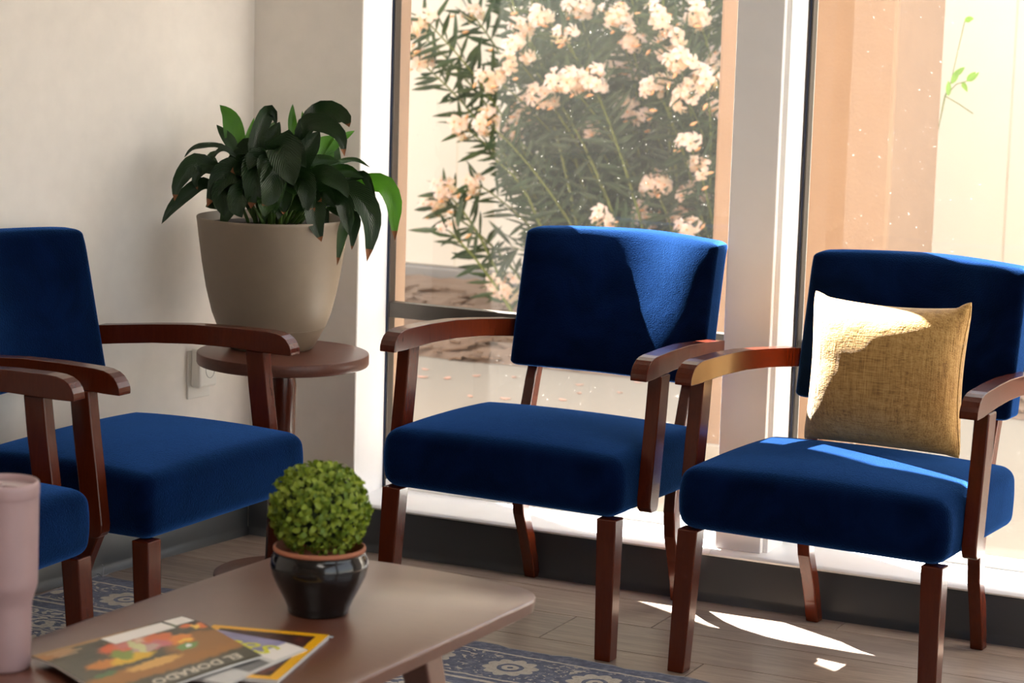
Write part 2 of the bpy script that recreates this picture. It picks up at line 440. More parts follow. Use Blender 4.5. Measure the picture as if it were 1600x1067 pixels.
# bark mulch bed: a rough surface with loose chips
m = MB(); nx, ny = 150, 34; X0, X1, Y0, Y1 = -6.0, 4.0, 3.13, 5.15
vs = []
for i in range(ny + 1):
    for j in range(nx + 1):
        x = X0 + (X1 - X0) * j / nx; y = Y0 + (Y1 - Y0) * i / ny
        e = min(1, i / 3, (ny - i) / 3 + .3)
        z = GZ + .002 + e * (.045 + .03 * mnoise.noise((x * 3, y * 3, 0)) + .03 * mnoise.noise((x * 14, y * 14, 3)))
        vs.append((x, y + (0.03 * mnoise.noise((x * 2.5, 0, 7)) if i == 0 else 0), z))
fs = [(i * (nx + 1) + j, i * (nx + 1) + j + 1, (i + 1) * (nx + 1) + j + 1, (i + 1) * (nx + 1) + j) for i in range(ny) for j in range(nx)]
m.add(vs, fs)
r3 = random.Random(5)
for _ in range(1500):
    x = r3.uniform(-4.5, 2.5); y = r3.uniform(3.12, 4.6); a = r3.uniform(0, 6.28); l = r3.uniform(.02, .05); w = l * r3.uniform(.25, .5)
    z = GZ + .05 + .03 * mnoise.noise((x * 3, y * 3, 0)) if y > 3.25 else GZ + .02
    ca, sa = math.cos(a), math.sin(a); t = r3.uniform(-.5, .5)
    c = [(-l, -w, 0), (l, -w, t * l), (l, w, t * l), (-l, w, 0)]
    q = [(x + p[0] * ca - p[1] * sa, y + p[0] * sa + p[1] * ca, z + p[2]) for p in c]
    m.loft([q, [(p[0], p[1], p[2] + .008) for p in q]])
o = m.build('mulch_bed', M['mulch']); o['kind'] = 'stuff'; tag(o, 'brown bark mulch bed along the foot of the cream fence', 'mulch')
# cream fence of upright boards on a concrete curb
fe = empty('fence', 'cream painted fence of wide upright boards behind the flowering shrub', 'fence', (0, 5.2, GZ))
m = MB(); x = -6.0; m.box(-6, 5.5, -.02, .16, -.02, .075); m.build('curb', M['curb'], fe, bevel=.006)
m = MB(); m.box(-.0015, .447, 0, .025, 0, 2.9); m.v = [(p[0], p[1], p[2]) for p in m.v]
b0 = m.build('board', M['fence'], fe, bevel=.004, loc=(-6, .04, .08)); k = 0
while x < 5.0:
    x += .452; k += 1
    link('board', b0.data, fe, bevel=.004, loc=(x, .04 + (.006 if k % 2 else 0), .08))
m = MB(); m.box(-6, 5.5, .07, .11, .35, .44); m.box(-6, 5.5, .07, .11, 1.6, 1.69); m.build('rail', M['fence'], fe)
def pier(label, x0, x1, y0, y1):
    p = empty('stucco_pier', label, 'pillar', ((x0 + x1) / 2, (y0 + y1) / 2, GZ)); hx = (x1 - x0) / 2; hy = (y1 - y0) / 2
    m = MB(); m.box(-hx, hx, -hy, hy, 0, 2.6); m.build('shaft', M['stucco'], p, bevel=.012)
    m = MB(); m.box(-hx - .012, hx + .012, -hy - .012, hy + .012, 0, .12); m.build('plinth', M['curb'], p, bevel=.006)
pier('wide peach stucco pier outside, seen past the white pillar', -.53, .012, 1.5, 1.99)
m = MB(); m.loft([[(-.924, .222, z), (-.971, .387, z), (-2.6, .387, z), (-2.6, .222, z)] for z in (GZ, H)])
tag(m.build('stucco_wall', M['stucco']), 'peach stucco outer wall edging the left side of the left window', 'wall')

nb = empty('shade_building', 'unseen tall pale building added beyond the fence to shade the paving', 'building', (-8, 8, GZ))  # unseen block added to keep sun off the paving, shrub and fence
m = MB(); m.box(-10, 5.0, -2.3, 3, 0, 11.0); m.build('walls', plain('pale_render', lin(206, 196, 180), .85, 2, .1), nb, bevel=.03)
m = MB(); m.box(-10.1, 5.1, -2.36, 3.1, 10.75, 11.05); m.build('parapet', M['curb'], nb, bevel=.02)
m = MB(); m.box(3.6, 12, -12, .3, GZ - .2, GZ); struct(m.build('ground', plain('dark_asphalt', (.2, .2, .2, 1), .9)))
# ------------------------------------------------------------------ flowering shrub
def leaf_mat(name, c0, c1, trans, rough=.4, back=None, spec=.5, veins=False):
    t = NT(name); oi = t.n('ShaderNodeObjectInfo'); v = t.coord(kind='Object')
    f = t.noise(v, 9, 2)
    col = t.ramp(f, [(.3, c0), (.7, c1)])
    if veins:
        su = t.n('ShaderNodeSeparateXYZ'); cc = t.n('ShaderNodeTexCoord'); t.l(cc.outputs['UV'], su.inputs[0])
        ac = t.math('ABSOLUTE', t.math('SUBTRACT', su.outputs[0], .5))
        vn = t.math('SINE', t.math('MULTIPLY', t.math('SUBTRACT', t.math('MULTIPLY', su.outputs[1], 22.0), t.math('MULTIPLY', ac, 14.0)), 6.283))
        bmp = t.bump(vn, .35, .003)
    d = t.n('ShaderNodeBsdfPrincipled'); t.l(col, d.inputs['Base Color']); d.inputs['Roughness'].default_value = rough; d.inputs['Specular IOR Level'].default_value = spec
    if veins: t.l(bmp, d.inputs['Normal'])
    tl = t.n('ShaderNodeBsdfTranslucent'); tc = t.mix(1.0, col, (1.1, 1.35, .6, 1), 'MULTIPLY'); t.l(tc, tl.inputs[0])
    mx = t.n('ShaderNodeMixShader'); mx.inputs[0].default_value = trans
    t.l(d.outputs[0], mx.inputs[1]); t.l(tl.outputs[0], mx.inputs[2]); t.l(mx.outputs[0], t.out.inputs[0]); return t.m
M['oleander'] = leaf_mat('oleander_leaf', lin(50, 66, 47), lin(82, 98, 68), .22, .5)
M['ostem'] = plain('green_stem', lin(112, 122, 58), .6)
M['petal'] = leaf_mat('pale_pink_petal', lin(246, 212, 202), lin(252, 230, 222), .35, .6, spec=.2)
M['throat'] = plain('apricot_throat', lin(240, 176, 120), .6)
sh = empty('flowering_shrub', 'tall oleander with pale pink flowers outside the left window', 'shrub', (-1.75, 3.9, GZ))
SO = Vector(sh.location)
rb = random.Random(21)
tmpl_v, tmpl_f = [], []
L_ = .138
for i, (u, w) in enumerate(((0, .1), (.25, .8), (.55, 1), (.8, .62), (1, .02))):
    for q in (-1, 0, 1): tmpl_v.append((q * w * .0098, u * L_, abs(q) * w * .004 - .012 * u * u))
for i in range(4):
    for j in range(2): a = i * 3 + j; tmpl_f.append((a, a + 1, a + 4, a + 3))
lt = bpy.data.meshes.new('leaf'); lt.from_pydata(tmpl_v, [], tmpl_f); lt.materials.append(M['oleander'])
lt.polygons.foreach_set('use_smooth', [True] * len(lt.polygons))
TV = np.array(tmpl_v)
mats = []           # leaf placements (4x4)
stems = MB()
def put_leaf(p, d, side, s):
    d = d.normalized(); n = d.cross(side)
    if n.length < .01: n = Vector((0, 0, 1))
    n.normalize(); sx = d.cross(n).normalized()
    mats.append(Matrix(((sx.x * s, d.x * s, n.x * s, p.x), (sx.y * s, d.y * s, n.y * s, p.y), (sx.z * s, d.z * s, n.z * s, p.z), (0, 0, 0, 1))))
def stem(base, tip, bend, r0, whorl0=.25, dens=.04):
    mid = (base + tip) / 2 + bend; n = max(6, int((tip - base).length / dens)); pts = []
    for i in range(n + 1):
        u = i / n; pts.append(base * (1 - u) ** 2 + mid * 2 * u * (1 - u) + tip * u * u)
    stems.tube(pts[::3] + [pts[-1]], [r0 * (1 - .65 * k / (len(pts[::3]))) for k in range(len(pts[::3]) + 1)], 5)
    for i in range(int(n * whorl0), n + 1):
        t = (pts[min(i + 1, n)] - pts[max(i - 1, 0)]).normalized()
        a0 = rb.random() * 6.28
        for k in range(3):
            if rb.random() < .12: continue
            a = a0 + k * 2.094; o = t.orthogonal().normalized(); rad = Quaternion(t, a) @ o
            up = rb.uniform(.25, 1.0) if i < n else rb.uniform(.8, 1.6)
            d = rad + t * up + Vector((0, 0, rb.uniform(-.35, .1)))
            put_leaf(pts[i], d, t, rb.uniform(.65, 1.2))
    return pts
CLUSTERS=[(-2.061,3.268,1.15,7),(-2.115,3.202,1.067,5),(-2.317,3.348,0.859,6),(-1.699,3.227,1.056,8),(-1.786,3.183,1.058,7),(-1.957,3.351,0.991,5),(-2.145,3.609,0.896,6),(-2.201,3.55,0.844,5),(-1.826,3.533,0.845,4),(-1.446,3.261,1.312,6),(-1.353,3.418,1.329,7),(-1.398,3.288,1.256,6),(-1.233,3.236,1.082,7),(-1.307,3.203,1.027,5),(-1.455,3.257,1.061,5),(-1.663,3.614,1.072,4),(-1.748,3.564,1.12,4),(-1.693,3.553,0.959,4),(-1.597,3.55,0.922,4),(-1.301,3.247,0.845,3),(-1.282,3.305,0.766,3),(-1.526,3.463,0.66,7),(-1.394,3.516,0.645,5),(-1.598,3.577,0.533,5),(-1.451,3.59,0.548,3),(-1.619,3.193,0.544,4),(-2.16,3.453,0.211,7),(-2.446,3.486,0.573,6),(-2.274,3.403,0.629,3),(-2.15,3.239,0.885,4),(-2.531,3.387,1.103,4),(-2.414,3.195,1.274,4),(-2.414,3.617,1.293,3),(-1.922,3.583,1.327,5),(-1.7,3.424,1.31,6),(-1.944,3.3,1.302,4),(-1.344,3.604,1.156,4),(-2.095,3.436,1.254,4),(-2.119,3.591,0.963,4),(-2.528,3.574,0.504,4),(-1.339,3.404,0.515,4),(-2.539,3.357,1.231,3),(-1.641,3.449,1.226,5),(-1.471,3.366,1.197,6),(-1.828,3.231,1.233,3),(-2.339,3.303,0.439,2),(-1.333,3.556,0.977,4),(-1.326,3.172,1.157,5)]
tips = [Vector(c[:3]) for c in CLUSTERS]
for c in tips:      # a flowering stem under every cluster
    b = Vector((-1.55 + (c.x + 1.75) * .42 + rb.uniform(-.12, .12), 3.95 + rb.uniform(-.25, .3), GZ))
    if c.z < .75: b = b + Vector(((c.x + 1.7) * .3, -.25, max(0, c.z - .5))); b = Vector((b.x, b.y, GZ + .02))
    stem(b, c, Vector((0, rb.uniform(-.05, .15), .22 * c.z)), .008, .35, .045)
for _ in range(112):
    th = rb.uniform(-1, 1); z = rb.uniform(.6, 2.1)
    b = Vector((-1.55 + th * .42 + rb.uniform(-.15, .15), rb.uniform(3.6, 4.5), GZ))
    tip = Vector((-1.5 + th * (.75 + .22 * z) + rb.uniform(-.15, .15), b.y + rb.uniform(-.35, .5), z))
    if tip.x < -2.55 and z < 1: tip.x = -2.35
    tip.x = min(tip.x, -1.0 - rb.random() * .15); b.x = min(b.x, -1.1)
    stem(b, tip, Vector((-th * .12, rb.uniform(-.1, .1), .25)), .010, .15, .045)
for _ in range(44):  # low fill
    th = rb.uniform(-.95, 1); z = rb.uniform(.15, .75)
    b = Vector((-1.5 + th * .5, rb.uniform(3.6, 4.3), GZ))
    b.x = min(b.x, -1.1); stem(b, Vector((min(-1.05, -1.5 + th * .85), b.y + rb.uniform(-.35, .3), z)), Vector((0, 0, .15)), .007, .1, .04)
so = stems.build('stem', M['ostem'], sh); so.location = -SO; so['kind'] = 'stuff'
camv = Vector(cam.location)
order = sorted(range(len(mats)), key=lambda i: (mats[i].translation - camv).length + (0 if -2.7 < mats[i].translation.x < -1.15 and mats[i].translation.z < 1.4 else 5))
for i in order[:290]:
    o = bpy.data.objects.new('leaf', lt); COL.objects.link(o); o.parent = sh; o.matrix_local = Matrix.Translation(-SO) @ mats[i]
A = np.array([np.array(mats[i]) for i in order[290:]])
V = np.einsum('nij,kj->nki', A[:, :3, :3], TV) + A[:, None, :3, 3] - np.array(SO)
nv = len(TV); F = (np.array(tmpl_f)[None] + (np.arange(len(A)) * nv)[:, None, None]).reshape(-1, 4)
me = bpy.data.meshes.new('foliage'); me.from_pydata(V.reshape(-1, 3).tolist(), [], F.tolist()); me.materials.append(M['oleander'])
me.polygons.foreach_set('use_smooth', [True] * len(me.polygons))
o_fol = link('foliage', me, sh); o_fol['kind'] = 'stuff'
# five-petalled flowers, gathered in clusters
fm = MB()
for k in range(5):
    a = k * 2 * math.pi / 5; ca, sa = math.cos(a), math.sin(a); pv = []
    for u, w, z in ((.08, .25, .0), (.45, .75, .10), (.8, 1.0, .06), (1.0, .55, -.04)):
        for q in (-1, 0, 1):
            x, y = u * .030, q * w * .0125 + .004 * u
            pv.append((x * ca - y * sa, x * sa + y * ca, .03 * z + .004 * abs(q) * (1 if q > 0 else -.5)))
    fm.add(pv, [(i * 3 + j, i * 3 + j + 1, i * 3 + j + 4, i * 3 + j + 3) for i in range(3) for j in range(2)])
fm.cur = 1; fm.lathe([(.0045, .004), (.005, -.004), (.002, -.022)], 6)
fmo = fm.build('flower', [M['petal'], M['throat']], sh, smooth=True); fmesh = fmo.data
bud = MB(); bud.lathe([(.001, 0), (.005, .008), (.006, .018), (.001, .032)], 6); budo = bud.build('bud', M['throat'], sh, smooth=True)
first = True; nfl = 0
for cx, cyy, cz, n in CLUSTERS:
    for k in range(int(n * 2.3)):
        d = Vector((rb.gauss(0, 1), rb.gauss(-.35, 1), rb.gauss(.25, .9))).normalized() * rb.uniform(.018, .028 + .011 * n ** .8)
        d.z *= .85; p = Vector((cx, cyy, cz)) + d
        nrm = (d.normalized() + Vector((.35, -.8, .35)) * rb.uniform(.4, 1)).normalized()
        q = nrm.to_track_quat('Z', 'Y') @ Quaternion((0, 0, 1), rb.random() * 6)
        s = rb.uniform(.75, 1.12)
        if first: o = fmo; first = False
        else: o = bpy.data.objects.new('flower', fmesh); COL.objects.link(o); o.parent = sh
        o.matrix_local = Matrix.LocRotScale(p - SO, q, Vector((s, s, s))); nfl += 1
    for k in range(2):
        d = Vector((rb.gauss(0, .04), rb.gauss(-.02, .03), rb.gauss(-.03, .04)))
        o = budo if (cx, k) == (CLUSTERS[0][0], 0) else bpy.data.objects.new('bud', budo.data)
        if o is not budo: COL.objects.link(o); o.parent = sh
        o.matrix_local = Matrix.LocRotScale(Vector((cx, cyy, cz)) + d - SO, Quaternion((rb.random(), rb.random(), rb.random(), 1)).normalized(), Vector((1, 1, 1)))
M['sprig'] = leaf_mat('sapling_leaf', lin(110, 150, 60), lin(150, 186, 84), .4, .5)
# sprig beside the wide pier
sp = empty('leafy_sapling', 'thin green sapling poking out from behind the wide peach pier', 'plant', (-.16, 2.4, GZ))
m = MB(); tr = [(0, 0, 0), (.02, .0, .5), (.03, 0, .9), (.07, 0, 1.16), (.085, 0, 1.2), (.10, .02, 1.225)]; m.tube(tr, [.006, .005, .004, .003, .002, .0015], 6)
m.tube([(.07, 0, 1.16), (.105, 0, 1.2), (.135, .01, 1.21)], .0018, 5); m.tube([(.07, 0, 1.16), (.12, 0, 1.135), (.165, .0, 1.108)], .0018, 5)
m.build('stem', M['ostem'], sp)
for p, d, w in (((.09, 0, 1.2), (.02, 0, .05), .02), ((.135, .01, 1.21), (.04, 0, .03), .024), ((.12, .01, 1.205), (.02, .0, -.03), .016), ((.045, 0, 1.0), (-.05, 0, .03), .02), ((.03, 0, .9), (-.05, 0, .02), .02), ((.1, .0, 1.225), (.03, 0, .03), .016), ((.08, 0, 1.16), (.0, -.01, .05), .018), ((.12, 0, 1.40), (.03, 0, .01), .018)):
    p = Vector(p); d = Vector(d); v, f = blade([p, p + d * .5 + Vector((0, 0, .004)), p + d], w, 6, 20, Vector((.3, -1, .2)))
    b = MB(); b.add(v, f); b.build('leaf', M['sprig'], sp, smooth=True)
m = MB(); m.tube([(.085, 0, 1.2), (.10, .01, 1.3), (.12, 0, 1.4)], .0016, 5); m.build('twig', M['ostem'], sp)
PETALS=[(-2.112,2.68),(-2.024,2.708),(-1.959,2.825),(-1.828,2.884),(-1.648,2.44),(-1.552,2.872),(-1.36,2.806),(-1.391,3.056),(-1.478,2.706),(-1.465,2.537),(-2.185,2.844),(-1.776,2.413)]
m = MB()
pv = [(-.022, 0, .004), (-.012, -.011, .002), (.008, -.015, .003), (.022, -.006, .006), (.022, .007, .005), (.008, .014, .002), (-.012, .010, .003), (0, 0, .0)]
m.add(pv + [(p[0], p[1], p[2] + .0015) for p in pv[:7]], [(7, i, (i + 1) % 7) for i in range(7)] + [tuple(range(8, 15))] + [(i, (i + 1) % 7, 8 + (i + 1) % 7, 8 + i) for i in range(7)])
p0 = m.build('fallen_petal', plain('fading_petal', lin(214, 164, 140), .7), loc=(*PETALS[0], GZ + .0002)); lab = 'pale pink fallen petal lying on the paving outside the left window'
tag(p0, lab, 'petal', 'fallen petals on the paving')
for x, y in PETALS[1:]:
    o = p0.copy(); COL.objects.link(o); o.location = (x, y, GZ + .0002); o.rotation_euler = (0, 0, rb.random() * 6); s = rb.uniform(.55, .95); o.scale = (s, s, s)

# ------------------------------------------------------------------ armchairs
BW = .252
def back_y(x, z):
    u = max(0, (z - .531) / .32)
    return .5035 + .205 * (z - .531) + (.014 + .068 * u) * .5 * (1 + math.cos(math.pi * max(-1, min(1, x / BW)))) + 2.2 * max(0, z - .80) ** 2
def make_chair():
    c = empty('armchair', '', 'chair'); W = M['mahogany']
    # seat
    def wseat(x, y, z):
        u, v = x / .30, y / .232
        top = max(0, z / .066)
        cr = .026 * max(0, 1 - u * u) ** .7 * max(0, 1 - v * v) ** .7 * top
        bul = 1 + .045 * (1 - (z / .066) ** 2) * (.35 + .65 * max(0, -v))
        fr = -.010 * (1 - (z / .066) ** 2) * (1 - u * u) if v < -.9 else 0
        return [x * bul, .234 + y + fr, .3745 + z + cr]
    s = rounded_box((.290, .232, .066), (.030, .032, .026), 16, wseat)
    so = s.build('seat', M['velvet'], c, smooth=True)
    # backrest
    def wback(x, y, z):
        zz = .6890 + z
        puff = .004 * max(0, 1 - (x / BW) ** 2) * max(0, 1 - (z / .16) ** 2)
        yy = back_y(x, zz) + .037 + y
        if y < 0: yy -= puff
        dome = .008 * max(0, 1 - (y / .037) ** 2) * max(0, 1 - (x / BW) ** 6) * (max(0, z) / .16) ** 8
        return [x, yy, zz + dome - .002 * (1 - (x / BW) ** 2) * (1 if z > 0 else -1)]
    b = rounded_box((BW, .037, .1625), (.024, .012, .012), 16, wback)
    bo = b.build('backrest', M['velvet'], c, smooth=True)
    pts = []
    for i in range(33):
        x = -.236 + .472 * i / 32; z = .8505 - .002 - .002 * (1 - (x / BW) ** 2); pts.append((x, back_y(x, z) + .0075, z - .0005))
    m = MB(); m.tube(pts, .0014, 6); m.build('seam', M['seam'], bo, smooth=True)
    # arms, posts and legs, each its own piece
    for sg in (-1, 1):
        rings = []
        for y, zb, zt in ((.046, .6075, .613), (.0475, .607, .622), (.052, .607, .632), (.060, .607, .6415), (.072, .607, .649), (.088, .607, .6535), (.11, .608, .6555), (.2, .612, .657), (.3, .611, .655), (.4, .605, .6475), (.48, .597, .640), (.545, .590, .634)):
            u = max(0, (y - .05) / .5); xo = .333 - .040 * u ** 1.3; xi = .2945 - .035 * u ** 1.3
            if y > .5: xi -= .004
            rings.append([(sg * xi, y, zb), (sg * xo, y, zb), (sg * xo, y, zt), (sg * xi, y, zt)])
        smooth = MB(); smooth.loft(rings); smooth.build('arm', W, c, bevel=.0035, seg=3)
        rings = []
        for z, ya, yb in ((.312, .103, .122), (.316, .096, .128), (.324, .090, .133), (.34, .0885, .1355), (.45, .102, .150), (.53, .113, .161), (.609, .122, .169)):
            rings.append([(sg * .3005, ya, z), (sg * .3325, ya, z), (sg * .3325, yb, z), (sg * .3005, yb, z)])
        m = MB(); m.loft(rings); m.build('arm_post', W, c, bevel=.003)
        rings = []
        for z in (0, .1, .2, .309):
            u = z / .309; xo = .2975 - .0045 * u; w = .0375 + .0085 * u; ya = -.0109 + .0143 * u; d = .037 + .004 * u
            rings.append([(sg * (xo - w), ya, z), (sg * xo, ya, z), (sg * xo, ya + d, z), (sg * (xo - w), ya + d, z)])
        m = MB(); m.loft(rings); m.build('front_leg', W, c, bevel=.003)
        rings = []
        for z, y, d in ((0, .543, .030), (.05, .529, .032), (.105, .509, .035), (.168, .482, .035), (.23, .471, .035), (.318, .477, .035), (.37, .489, .035), (.426, .506, .035), (.495, .528, .033), (.545, .548, .032), (.617, .575, .028)):
            w = .030 - .003 * z / .6; xo = .212 + .006 * min(1, z / .3)
            rings.append([(sg * (xo - w), y, z), (sg * xo, y, z), (sg * xo, y + d, z), (sg * (xo - w), y + d, z)])
        m = MB(); m.loft(rings); m.build('rear_leg', W, c, bevel=.003)
    m = MB(); m.box(-.185, .185, .474, .505, .288, .318); m.build('rear_rail', W, c, bevel=.003)
    return c
ch = make_chair(); kids = [(k, children(k)) for k in children(ch)]
G = 'blue velvet armchairs with mahogany arms'
ch.location = (-.218, -.582, 0); ch.rotation_euler = (0, 0, R(-3.03)); ch['group'] = G
ch['label'] = 'blue armchair in front of the left window, sunlit patch on its backrest, no pillow'
copy_thing(ch, kids, (.506, -.611, 0), R(-3.94), 'blue armchair holding the mustard pillow, nearest the right window', G)
copy_thing(ch, kids, (-.620, -1.018, .0046), R(88.57), 'blue armchair along the left wall, beside the round side table', G)
copy_thing(ch, kids, (-.653, -1.746, .0046), R(91.65), 'blue armchair at the left edge, partly behind the pink tumbler', G)
# ------------------------------------------------------------------ rug
m = MB(); RX0, RX1, RL = -1.262, .83, 3.0
ra = R(-2.0)
rug = empty('rug', 'blue and cream medallion rug under the coffee table', 'rug', (RX0, -.590, 0), ra)
n = 60; RWd = RX1 - RX0
edge = [(RWd * i / n, .006 * math.sin(i * .9) + .004 * math.sin(i * 2.3)) for i in range(n + 1)]
top = [(x, -y if False else y, .004) for x, y in edge]
vs = [(x, y, 0) for x, y in edge] + [(x, y, .0042) for x, y in edge] + [(x, -RL, .0042) for x, y in edge] + [(x, -RL, 0) for x, y in edge]
k = n + 1; fs = []
for i in range(n):
    for j in range(3): fs.append((j * k + i, j * k + i + 1, (j + 1) * k + i + 1, (j + 1) * k + i))
fs += [(0, k, 2 * k, 3 * k), (n, 3 * k + n, 2 * k + n, k + n)]
m.add(vs, fs); pile = m.build('pile', M['rug'], rug)
m = MB(); m.tube([(x, y + .002, .0026) for x, y in edge], .0026, 5); m.build('far_binding', M['rug_edge'], rug)
m = MB(); m.tube([(-.0015, -RL * i / 40 + .001 * math.sin(i), .0028) for i in range(41)], .0028, 5); m.build('side_binding', M['rug_edge'], rug)
m = MB(); m.tube([(.012, .003, .004), (.004, .015, .012), (.0, .022, .022), (-.008, .026, .026)], .0011, 5); m.tube([(.012, .003, .004), (.02, .015, .010), (.035, .012, .006)], .001, 5); m.tube([(.015, 0, .004), (-.005, .012, .006), (-.02, .008, .005)], .001, 5)
m.build('loose_thread', M['rug_edge'], rug)

